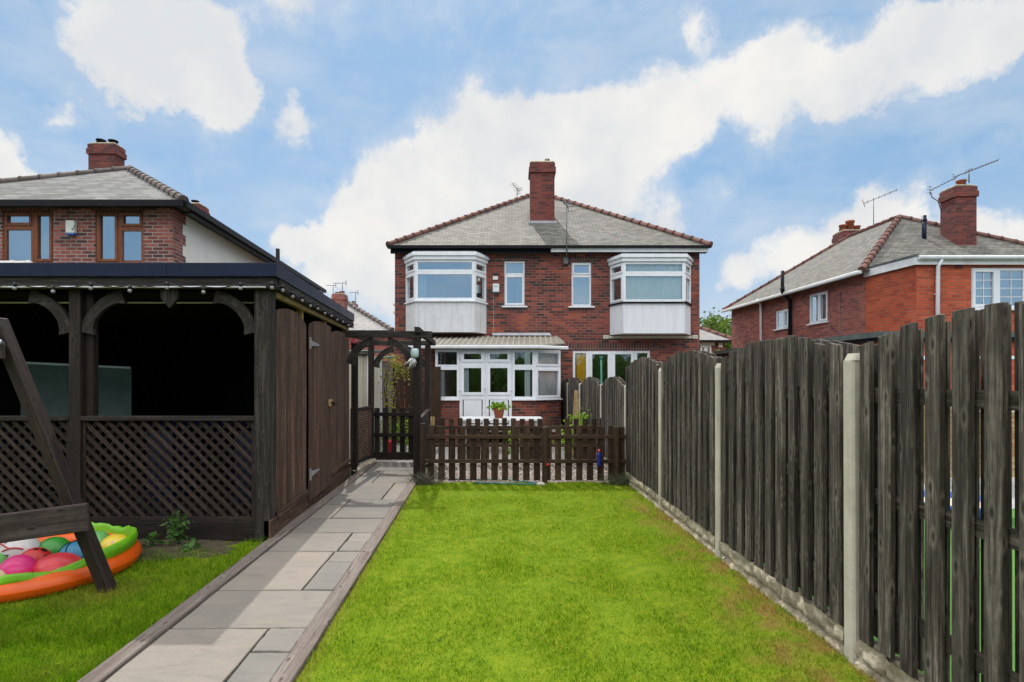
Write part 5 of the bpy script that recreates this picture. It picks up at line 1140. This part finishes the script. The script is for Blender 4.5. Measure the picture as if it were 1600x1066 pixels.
# ------------------------------------------------------------------ house on the left
def left_house():
    Y = 11.9; xc = X_(270, Y); yfar = 23.0; dirx = -.08; ze = Z_(313, Y - .25); zt = ze - .08; W = 12.9; xl = xc - W
    h = thing('brick_house', 'brindled brick house behind the shelter with brown window frames and cream side wall', 'house', (xc - 3, Y, 0))
    hx = lambda px: X_(px, Y) - xl; hz = lambda py: Z_(py, Y) + .06
    def outbox(px0, px1): return (hx(px0), hx(px1), hz(411), hz(330))
    m = MB(T((xl, Y, -.06))); wall(m, W, zt + .06, [outbox(4, 83), outbox(149, 224)], .1); m.M = Matrix.Identity(4)
    xs = xc + dirx * .42  # brick return before the rendered side
    m.poly([(xc, Y, -.06), (xs, Y + .42, -.06), (xs, Y + .42, zt), (xc, Y, zt)])
    m.poly([(xl, yfar, -.06), (xl, Y, -.06), (xl, Y, zt), (xl, yfar, zt)])
    for k in range(24):
        a, b = zt - .075 * 3 * (k + 1), zt - .075 * 3 * k
        if k % 2 == 0: m.hexa([(xs + .003, Y + .42, a), (xs + .006, Y + .42, a), (xs + dirx * .12 + .006, Y + .54, a), (xs + dirx * .12 + .003, Y + .54, a), (xs + .003, Y + .42, b), (xs + .006, Y + .42, b), (xs + dirx * .12 + .006, Y + .54, b), (xs + dirx * .12 + .003, Y + .54, b)])
    m.build('wall', M['brick_l'], h)
    m = MB(); xf = xc + dirx * (yfar - Y); m.poly([(xs, Y + .42, -.06), (xf, yfar, -.06), (xf, yfar, zt), (xs, Y + .42, zt)]); m.poly([(xf, yfar, -.06), (xl, yfar, -.06), (xl, yfar, zt), (xf, yfar, zt)]); sw = m.build('side_wall', M['render_c'], h)
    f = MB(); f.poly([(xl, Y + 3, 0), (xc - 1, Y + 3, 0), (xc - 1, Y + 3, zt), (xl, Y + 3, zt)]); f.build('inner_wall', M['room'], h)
    for a, b, split, order in ((4, 83, .60, 0), (149, 224, .485, 1)):
        w, hh = X_(b, Y) - X_(a, Y), Z_(330, Y) - Z_(411, Y)
        cells = [(0, split, .70, 1), (0, split, 0, .70), (split, 1, 0, 1)] if order == 0 else [(0, split, 0, 1), (split, 1, .68, 1), (split, 1, 0, .68)]
        window(h, T((X_(a, Y), Y + .02, Z_(411, Y))), w, hh, cells, .06, 'woodframe', sash=(0, 2) if order == 0 else (0, 1), drape=[(.03, .97, .03, .97, 'net', .25, .015)])
        s = MB(); z = Z_(330, Y); s.box(X_(a - 6, Y), X_(b + 6, Y), Y - .004, Y + .04, z, z + .215, None); s.build('lintel', M['soldier'], h)
    ye = Y - .25; e0 = X_(283, ye) + .05; d = 3.25; A = Vector((e0, ye, ze)); E = Vector((e0 - d, ye + d, ze + 1.82)); Bq = Vector((e0 - 2 * d - .6, ye, ze)); xfe = e0 + dirx * (yfar - ye); Cq = Vector((xfe, yfar + .3, ze)); G = Vector((xfe - d, yfar + .3 - d, E.z)); Dq = Vector((xl - .3, yfar + .3, ze))
    r = MB(); r.poly([Bq, A, E]); r.poly([A, Cq, G, E]); r.poly([Cq, Dq, G]); r.poly([Dq, Bq, E, G]); r.poly([A - Vector((0, 0, .01)), Bq - Vector((0, 0, .01)), Dq - Vector((0, 0, .01)), Cq - Vector((0, 0, .01))]); roof = r.build('roof', M['slate_l'], h)
    hips(roof, [(A, E), (Bq, E), (E, G)], M['ridge_g'], .09, .36)
    g = MB(); g.box(Bq.x, e0 + .02, ye - .06, ye + .05, ze - .13, ze - .005); g.bar((e0 + .03, ye, ze - .07), (xfe + .03, yfar + .2, ze - .07), .1, .12); g.build('gutter', M['black'], h)
    g = MB(); g.bar((e0 - .08, ye + .3, ze - .16), (xfe - .08, yfar + .1, ze - .16), .14, .04); g.build('soffit', M['black'], h)
    yc = 17.2; chimney(h, X_(138, yc), X_(179, yc), yc, yc + .45, ze + .9, Z_(224, yc), 'brick_c', [(.28, .5, .12, .16, 'black'), (.75, .5, .12, .14, 'black')], False)
    yc = 19.5; chimney(h, X_(290, yc), X_(311, yc), yc, yc + .6, ze - .2, Z_(318, yc), 'brick_c', [(.35, .5, .11, .15, 'black')], False)
    y = 19.6; p = MB(); p.tube([(X_(434, y), y, Z_(425, y)), (X_(434, y), y, Z_(389, y))], .07, 8); p.build('vent_pipe', M['black'], h)
    a = MB(); a.box(X_(107, Y), X_(121, Y), Y - .09, Y - .001, Z_(366, Y), Z_(346, Y)); ab = a.build('alarm_box', rough_mat('pale_alarm', (.5, .52, .48), (.6, .62, .55), 9, .5, bmp=0), h, .012)
    a = MB(); a.box(X_(107.3, Y), X_(120.7, Y), Y - .088, Y - .002, Z_(368, Y), Z_(366.2, Y)); a.build('lens', M['blue'], ab)
    a = MB(); p0 = P(111, 357, Y - .095); a.tube([p0, P(113, 359.5, Y - .095), P(117, 351, Y - .095)], .006, 5); a.build('tick_mark', M['steel'], ab)
left_house()
def low_roof():
    y = 10.6; t = thing('outbuilding', 'low outbuilding with pale ridge tiles just showing over the shelter roof', 'outbuilding', (-9.6, y, 0)); x0, x1 = -11.5, X_(20, y); z0, z1 = Z_(414, y), Z_(401, y)
    m = MB(); m.box(x0, x1, y + .2, y + 1.0, 0, z0 - .05, None); m.build('wall', M['brick_r'], t)
    m = MB(); m.poly([(x0, y, z0), (X_(40, y), y, z0), (X_(5, y), y + .6, z1), (x0, y + .6, z1)]); m.poly([(x0, y + 1.2, z0), (x0, y + .6, z1), (X_(5, y), y + .6, z1), (X_(40, y), y + 1.2, z0)]); m.poly([(X_(40, y), y, z0), (X_(40, y), y + 1.2, z0), (X_(5, y), y + .6, z1)]); m.build('roof', M['slate_w'], t)
    hips(t, [((X_(40, y), y, z0), (X_(5, y), y + .6, z1)), ((X_(5, y), y + .6, z1), (x0, y + .6, z1))], M['render_c'], .05, .3)
low_roof()

# ------------------------------------------------------------------ house and garage on the right
def right_house():
    zE = 4.54; Ym = 15.65; xm = X_(1352, Ym); Yf = 24.0; xf = X_(1143, Yf); ex, ey = X_(1432, 14.0), 14.0; zt = zE - .05; zb = -.7
    h = thing('brick_house', 'red brick house on the right with orange extension, white gutters and tall chimney', 'house', (13, 16, 0))
    d = Vector((xf - xm, Yf - Ym, 0)); Ls = d.length; ang = math.atan2(-d.y, -d.x)   # local x from far to near, outside is -x
    MM = T((xf, Yf, zb)) @ Matrix.Rotation(ang, 4, 'Z')
    def along(px): r_ = (px - 800) / F; t_ = (xm - r_ * Ym) / (r_ * d.y - d.x) ; return Ls - t_ * Ls, Ym + d.y * t_
    def hole(pa, pb, ya0, ya1, yb0, yb1): (sa, Ya), (sb, Yb) = along(pa), along(pb); return sa, sb, (Z_(ya1, Ya) + Z_(yb1, Yb)) / 2 - zb, (Z_(ya0, Ya) + Z_(yb0, Yb)) / 2 - zb
    hs = [hole(1212, 1235, 487, 515, 481, 511), hole(1264, 1293, 461, 507, 454, 501)]
    m = MB(MM); wall(m, Ls, zt - zb, hs, .1); m.M = Matrix.Identity(4)
    m.poly([(xm, Ym, zb), (xm + 1.2, Ym, zb), (xm + 1.2, Ym, zt), (xm, Ym, zt)]); m.poly([(17, Yf, zb), (xf, Yf, zb), (xf, Yf, zt), (17, Yf, zt)]); m.build('wall', M['brick_r'], h)
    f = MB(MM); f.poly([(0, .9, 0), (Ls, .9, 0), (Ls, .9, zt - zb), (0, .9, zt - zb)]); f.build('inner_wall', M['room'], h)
    for a, b, c, e in hs:
        window(h, MM @ T((a, .02, c)), b - a, e - c, [(0, .5, 0, 1), (.5, 1, 0, 1)], .06, sash=(1,), drape=[(.02, .98, .02, .98, 'blind', .1, 0)])
        s = MB(MM); s.box(a - .05, b + .05, -.06, .03, c - .045, c); s.build('sill', M['pvc'], h)
    # extension
    W = 7.5; wx0, wx1 = X_(1518, ey), X_(1675, ey); z0, z1 = Z_(482, ey), Z_(418.5, ey)
    m = MB(T((ex, ey, zb))); wall(m, W, zt - zb, [(wx0 - ex, wx1 - ex, z0 - zb, z1 - zb)], .08); m.M = Matrix.Identity(4); m.poly([(xm + .01, Ym, zb), (ex, ey, zb), (ex, ey, zt), (xm + .01, Ym, zt)]); ext = m.build('extension', M['brick_o'], h)
    f = MB(); f.poly([(ex + .1, ey + .9, zb), (ex + W, ey + .9, zb), (ex + W, ey + .9, zt), (ex + .1, ey + .9, zt)]); f.build('inner_wall', M['room'], ext)
    window(ext, T((wx0, ey + .015, z0)), wx1 - wx0, z1 - z0, [(0, .262, 0, 1), (.262, .55, 0, 1), (.55, .82, 0, 1), (.82, 1, 0, 1)], .07, sash=(0, 2), bars=(2, 4), drape=[(.02, .98, .02, .98, 'net', .3, .01)])
    s = MB(); s.box(wx0 - .08, wx1 + .08, ey - .07, ey + .02, z0 - .05, z0); s.build('sill', M['pvc'], ext)
    f = MB(); f.box(ex - .06, ex + W, ey - .10, ey - .06, zt - .10, zt + .09); f.hexa([(xm - .05, Ym, zt - .1), (xm - .01, Ym, zt - .1), (ex - .06, ey - .1, zt - .1), (ex - .10, ey - .1, zt - .1), (xm - .05, Ym, zt + .09), (xm - .01, Ym, zt + .09), (ex - .06, ey - .1, zt + .09), (ex - .10, ey - .1, zt + .09)]); f.build('fascia', M['fascia_w'], ext)
    f = MB(); f.tube([(ex - .05, ey - .16, zt + .06), (ex + W, ey - .16, zt + .06)], .055, 8); f.build('gutter', M['fascia_w'], ext)
    f = MB(); f.prism([(ex - .12, ey - .12, zt + .092), (ex + W, ey - .12, zt + .092), (ex + W, Ym + .6, zt + .11), (xm - .06, Ym + .1, zt + .11)], (0, 0, .05)); f.build('flat_roof', M['felt'], ext)
    p = MB(); x = X_(1469, ey - .1); p.tube([(x, ey - .15, zt + .02), (x - .03, ey - .07, zt - .15), (x - .04, ey - .05, zb)], .045, 8); p.tube([(x - .09, ey - .02, 3.68), (x + .02, ey - .05, 3.68)], .012, 6); p.build('downpipe', M['pvc'], ext)
    v = MB(); v.box(X_(1492, ey), X_(1503, ey), ey - .012, ey - .001, Z_(420, ey), Z_(413.5, ey)); v.build('air_brick', M['brick_c'], ext)
    # main roof
    o = .25; A = Vector((xm - o, Ym - o, zE)); E = Vector((12.4, 18.45, zE + 2.28)); B_ = Vector((16.8, Ym - o, zE)); Cq = Vector((xf - o, Yf + o, zE)); G = Vector((12.3, 21.0, E.z)); Dq = Vector((16.8, Yf + o, zE))
    r = MB(); r.poly([A, B_, E]); r.poly([Cq, A, E, G]); r.poly([Dq, Cq, G]); r.poly([B_, Dq, G, E]); dn = Vector((0, 0, .01)); r.poly([A - dn, Cq - dn, Dq - dn, B_ - dn]); roof = r.build('roof', M['slate'], h)
    hips(roof, [(A, E), (Cq, G), (G, E), (B_, E)], M['ridge'], .09, .33)
    g = MB(); g.bar(A + Vector((-.03, 0, -.05)), Cq + Vector((-.03, 0, -.05)), .11, .10); g.build('gutter', M['fascia_w'], h, .02)
    yc = 16.7; chimney(h, X_(1494, yc), X_(1526, yc), yc, yc + .62, zE + .7, Z_(290, yc), 'brick_c', [(.65, .5, .12, .22, 'pot')], True)
    q = 17.1; p = MB(); zq = Z_(364, q); p.tube([(X_(1444, q), q, zq - .4), (X_(1444, q), q, Z_(337, q))], [.06, .06], 8); p.tube([(X_(1444, q), q, Z_(346, q)), (X_(1444, q), q, Z_(343, q))], .075, 8); p.build('vent_pipe', M['navy'], h)
    yc = 21.6; chimney(h, X_(1318, yc), X_(1352, yc), yc, yc + .7, zE + 1.2, Z_(360, yc), 'brick_c', [(.22, .5, .13, .26, 'pot'), (.55, .5, .14, .42, 'pot'), (.85, .5, .13, .22, 'pot')], False)
    # pipes on the side wall
    for px, mt, rad, top in ((1192, 'pvc', .045, 472), (1238, 'black', .06, 470)):
        s_, Yp = along(px); base = Vector((X_(px, Yp) - .08, Yp, zb)); zz = Z_(top, Yp); p = MB()
        if mt == 'pvc': p.tube([base, Vector((base.x, base.y, zz - .12)), Vector((base.x - .14, base.y, zz + .08)), Vector((base.x - .2, base.y, zE - .06))], rad, 8)
        else: p.tube([base, Vector((base.x, base.y, zz)), Vector((base.x - .25, base.y, zz + .28)), Vector((base.x - .25, base.y, zz + 1.0))], rad, 8); p.tube([Vector((base.x - .25, base.y, zz + .33)), Vector((base.x - .25, base.y, zz + .45))], rad * 1.25, 8)
        p.build('downpipe', M[mt], h)
    for px in (1314, 1297):
        s_, Yp = along(px); p = MB(MM); p.tube([(s_, -.02, 0), (s_, -.02, zt - zb - .3)], .008, 5); p.build('cable', M['steel'], h)
right_house()
aerial('thin aerial beside the far chimney of the right-hand house', (X_(1365, 21.5), 21.5, Z_(356, 21.5)), 46 / F * 21.5, 1.1, R(-30), 6, .45, R(18))
def big_aerial():
    y = 16.9; t = thing('tv_aerial', 'long grey aerial with two booms above the tall chimney on the right', 'aerial', P(1514, 285, y)); m = MB()
    m.tube([P(1514, 286, y), P(1514, 266, y)], .016, 6); a, b = P(1490, 277, y), P(1560, 250, y - .6); m.tube([a, b], .013, 5)
    for k in range(16):
        c = a.lerp(b, .1 + .9 * k / 15); m.tube([c - Vector((.06, .12, 0)), c + Vector((.06, .12, 0))], .006, 4)
    for dz in (-.07, 0, .07): m.tube([a + Vector((-.07, -.03, dz)), a + Vector((.07, .03, dz))], .008, 4)
    m.tube([P(1509, 272, y), P(1509, 268, y), P(1518, 263, y), P(1519, 267, y)], .01, 5); m.build('antenna', M['steel'], t)
    m = MB(); m.tube([P(1471, 330, y), P(1466, 315, y), P(1456, 308, y), P(1454, 300, y)], .015, 6); a, b = P(1453, 298, y), P(1495, 277, y - .3); m.tube([a, b], .011, 5)
    for k in range(8): c = a.lerp(b, .15 + .85 * k / 7); m.tube([c - Vector((.05, .12, .0)), c + Vector((.05, .12, 0))], .006, 4)
    for dz in (-.09, 0, .09): m.tube([a + Vector((-.1, -.03, dz + .02)), a + Vector((.1, .03, dz + .02))], .008, 4)
    m.tube([a + Vector((0, 0, -.12)), a + Vector((0, 0, .14))], .009, 4); m.build('side_antenna', M['steel'], t)
big_aerial()
def garage():
    z = 2.6; yn, yf = 11.85, 19.6; xn, xf = X_(1372, yn), X_(1120, yf); t = thing('flat_roof_garage', 'flat-roofed brick garage with green-grey felt edge beyond the boundary fence', 'garage', (8.2, yn, 0))
    m = MB(); m.poly([(xf + .1, yf, -.1), (xn + .1, yn + .1, -.1), (xn + .1, yn + .1, z - .2), (xf + .1, yf, z - .2)]); m.poly([(xn + .1, yn + .1, -.1), (xn + 4.5, yn + .1, -.1), (xn + 4.5, yn + .1, z - .2), (xn + .1, yn + .1, z - .2)]); m.poly([(xf + 2.2, yf, -.1), (xf + .1, yf, -.1), (xf + .1, yf, z - .2), (xf + 2.2, yf, z - .2)]); m.build('wall', M['brick_o'], t)
    m = MB(); m.prism([(xn, yn, z - .2), (xn + 4.6, yn, z - .2), (xf + 2.3, yf + .1, z - .2), (xf, yf + .1, z - .2)], (0, 0, .08)); m.build('fascia', M['black'], t)
    m = MB(); m.prism([(xn - .04, yn - .04, z - .119), (xn + 4.64, yn - .04, z - .119), (xf + 2.34, yf + .14, z - .119), (xf - .04, yf + .14, z - .119)], (0, 0, .12)); m.build('roof', M['felt'], t)
    window(t, T((xn + .5, yn + .075, .2)), 1.0, 1.9, [(0, 1, .5, 1), (0, 1, 0, .5)], .08, name='door')
    window(t, T((xn + 1.9, yn + .075, .9)), 1.6, 1.2, [(0, .5, 0, 1), (.5, 1, 0, 1)], .07)
garage()
def neighbour_things():
    m = MB(); t = thing('storage_box', 'white plastic storage cupboard glimpsed through the boundary fence slats', 'cupboard', (4.65, 8.2, 0)); m.box(4.3, 4.95, 8.0, 8.5, 0, 1.0, None); m.build('body', M['white'], t, .02); m = MB(); m.box(4.26, 4.99, 7.96, 8.54, 1.001, 1.06); m.build('lid', M['white'], t, .015)
    for k in range(2): m = MB(); m.box(4.33 + .31 * k, 4.61 + .31 * k, 7.982, 7.999, .08, .95); m.build('door', M['clad'], t, .006)
    t = thing('sand_pit', 'blue plastic play pit on the neighbouring lawn, behind the slatted fence', 'play pit', (5.4, 7.0, 0)); m = MB(); c = (5.3, 6.9, 0)
    m.lathe([(.001, .02), (.45, .02), (.47, .16), (.52, .18), (.52, .14), (.48, 0), (.001, 0)], c, 32); m.build('tub', M['blue'], t); m = MB(); m.lathe([(.001, .12), (.455, .11)], c, 24); m.build('sand', M['cream'], t)
    m = MB(); y = 7.2; pts = [P(1492, 690, y), P(1491, 660, y), P(1497, 650, y), P(1503, 655, y), P(1502, 690, y), P(1497, 760, y)]; m.tube([(pts[0].x, y, 0)] + [tuple(p) for p in pts[:5]] + [(pts[5].x + .05, y, 0)], .014, 6); tag(m.build('red_hoop', M['red']), 'red tubular hoop standing on the neighbouring lawn, seen between slats', 'hoop')
    t = thing('slatted_screen', 'tan slatted timber screen at the far side of the neighbouring lawn', 'fence', (7.6, 8.2, 0)); m = MB()
    for k in range(14): m.box(6.4, 9.0, 8.9, 8.92, .1 + k * .085, .17 + k * .085)
    m.build('slat_panel', M['tan'], t)
    for x in (6.4, 7.7, 9.0): m = MB(); m.box(x - .04, x + .04, 8.93, 9.0, 0, 1.32); m.build('post', M['tan'], t)
    m = MB(); p0 = Vector((4.4, 5.6, .1)); m.tube([p0, p0 + Vector((.5, 1.0, .0))], .04, 10); m.ball(p0, .07, 12); tag(m.build('toy_bat', M['blue']), 'small blue toy bat lying on the neighbouring turf', 'toy')
neighbour_things()

# ------------------------------------------------------------------ far things
def bungalow():
    y = 30; t = thing('bungalow', 'small brick bungalow with hipped roof between the central and right-hand houses', 'bungalow', (10, y, 0)); x0, x1 = X_(1060, y), X_(1133, y); ze = Z_(532, y)
    wx0, wx1 = X_(1094, y), X_(1111, y); z0, z1 = .9, Z_(540, y)
    m = MB(T((x0, y, -.1))); wall(m, x1 - x0, ze + .1, [(wx0 - x0, wx1 - x0, z0 + .1, z1 + .1)]); m.M = Matrix.Identity(4); m.poly([(x1, y, -.1), (x1, y + 7, -.1), (x1, y + 7, ze), (x1, y, ze)]); m.poly([(x0, y + 7, -.1), (x0, y, -.1), (x0, y, ze), (x0, y + 7, ze)]); m.build('wall', M['brick_r'], t)
    window(t, T((wx0, y - .05, z0)), wx1 - wx0, z1 - z0, [(0, .5, .7, 1), (.5, 1, .7, 1), (0, .5, 0, .7), (.5, 1, 0, .7)], .09, drape=[(.02, .98, .02, .98, 'net', .3, .01)])
    m = MB(); m.box(wx0 - .15, wx1 + .15, y - .12, y - .052, z1, z1 + .25); m.build('window_head', M['pvc'], t)
    e = .35; A, B_ = Vector((x0 - e, y - e, ze)), Vector((x1 + e, y - e, ze)); d = (x1 - x0) / 2 + e; E = Vector(((x0 + x1) / 2, y - e + d, ze + d * .55)); G = Vector((E.x, y + 7.3 - d, E.z)) if 7.3 > 2 * d else E + Vector((0, .5, 0)); Cq, Dq = Vector((x1 + e, y + 7.3, ze)), Vector((x0 - e, y + 7.3, ze))
    m = MB(); m.poly([A, B_, E]); m.poly([B_, Cq, G, E]); m.poly([Cq, Dq, G]); m.poly([Dq, A, E, G]); rf = m.build('roof', M['slate_w'], t); hips(rf, [(B_, E), (A, E)], M['ridge'], .12, .4)
    m = MB(); m.box(A.x, B_.x, y - e - .04, y - e + .06, ze - .12, ze - .005); m.build('gutter', M['black'], t)
    m = MB(); m.box(X_(1122, y), X_(1128, y), y - .1, y - .001, Z_(543, y), Z_(536, y)); m.build('alarm_box', M['white'], t)
bungalow()
def far_house():
    y = 30.0; t = thing('pale_roofed_house', 'distant house with pale slate roof and brick chimney between shelter and central house', 'house', (-8, y, 0)); E = P(540, 472, y + 3); A = P(613, 516, y); xl = X_(480, y)
    m = MB(); m.box(xl - 3, A.x - .3, y + .3, y + 7, -.1, A.z - .02, None); m.build('wall', M['brick_r'], t)
    B_ = Vector((xl - 4, y, A.z)); G = Vector((xl - 1, y + 3, E.z)); Cq = Vector((A.x, y + 7.3, A.z)); Dq = Vector((xl - 4, y + 7.3, A.z)); E2 = Vector((E.x, y + 4.3, E.z)); G2 = Vector((G.x, y + 4.3, G.z))
    m = MB(); m.poly([B_, A, E, G]); m.poly([A, Cq, E2, E]); m.poly([Cq, Dq, G2, E2]); m.poly([G, E, E2, G2]); m.poly([Dq, B_, G, G2]); rf = m.build('roof', M['slate_w'], t); hips(rf, [(A, E), (E, G)], M['ridge_g'], .13, .4)
    m = MB(); m.box(B_.x, A.x, y - .06, y + .05, A.z - .14, A.z - .005); m.build('gutter', M['black'], t)
    chimney(t, X_(519, y + 1), X_(537, y + 1), y + 1, y + 1.7, A.z + .3, Z_(459, y + 1), 'brick_r', [(.3, .5, .12, .1, 'pot'), (.7, .5, .13, .14, 'pot')], False)
    y2 = y + 4.5; chimney(t, X_(547, y2), X_(555, y2), y2, y2 + .6, E.z - .5, Z_(474, y2), 'brick_r', [(.4, .5, .1, .12, 'black')], False)
    aerial('left of two thin aerials on the distant chimney', P(520.5, 459, y + 1.3), 14 / F * y, .5, R(180), 3, .3, 0, .014, 'aerials on the distant roofs'); aerial('taller right aerial on the distant chimney', P(535, 459, y + 1.3), 18 / F * y, .7, R(170), 3, .35, 0, .016, 'aerials on the distant roofs')
    aerial('lone aerial behind the distant pale slate roof', P(555.5, 476, y2 + .3), 20 / F * y2, .5, R(170), 3, .3, 0, .016, 'aerials on the distant roofs')
far_house()
def tree(px, y, h, rad, n, lab, sz=.28, mat='leaf', group='trees beyond the houses'):
    x = X_(px, y); t = thing('tree', lab, 'tree', (x, y, 0), group); m = MB(); tr = MB(); cl = []
    tr.tube([(x, y, -.1), (x + .1, y, h * .3), (x - .1, y, h * .6), (x, y, h * .9)], [.22, .17, .1, .03], 8)
    for k in range(26):
        a = random.uniform(0, 6.28); hh = random.uniform(.3, .97) * h; rr = rad * math.sqrt(max(.05, 1 - ((hh / h - .55) / .5) ** 2)) * random.uniform(.35, 1); c = Vector((x + rr * math.cos(a), y + rr * math.sin(a), hh)); cl.append(c)
        tr.tube([(x, y, hh * .7), (x + rr * .5 * math.cos(a), y + rr * .5 * math.sin(a), hh * .88), c], [.06, .04, .01], 5)
    pts = []
    for _ in range(n): c = random.choice(cl); pts.append(c + Vector((random.gauss(0, rad * .2), random.gauss(0, rad * .2), random.gauss(0, rad * .17))))
    leaves(m, pts, sz); m.build('crown', M[mat], t); tr.build('trunk', M['bark'], t)
tree(1105, 42, 6.3, 2.2, 5200, 'bright green tree between the central house and the right-hand house, left one'); tree(1132, 46, 6.3, 2.4, 4200, 'green tree beside the gable of the right-hand house, right one')
tree(1128, 27, 2.9, .7, 900, 'small yellow-green bush beside the bungalow wall', .16, 'leaf_b', None)

def added_woodland():                                              # unseen hedge and trees added behind the camera for the ground-floor glass to mirror
    m = MB(); pts = []
    for k in range(46):
        x = -34 + 68 * k / 45 + random.gauss(0, .6); h = random.uniform(3.2, 6.2); y = -15 + random.gauss(0, 1)
        for _ in range(420): pts.append((x + random.gauss(0, .8), y + random.gauss(0, .7), random.uniform(.1, 1) ** .8 * h))
    for k in range(60):
        c = Vector((-34 + 68 * k / 59, -15.6 + random.gauss(0, .4), 0)); h = random.uniform(2.6, 4.6)
        m.surf(lambda u, v: c + Vector((math.cos(u * 6.283) * 1.1 * math.sin(v * 2.9 + .2), math.sin(u * 6.283) * .5 * math.sin(v * 2.9 + .2), h * v)), 8, 6, r=.1)
    leaves(m, pts, .24); kind(m.build('added_woodland', M['leaf_far']), 'stuff')
added_woodland()
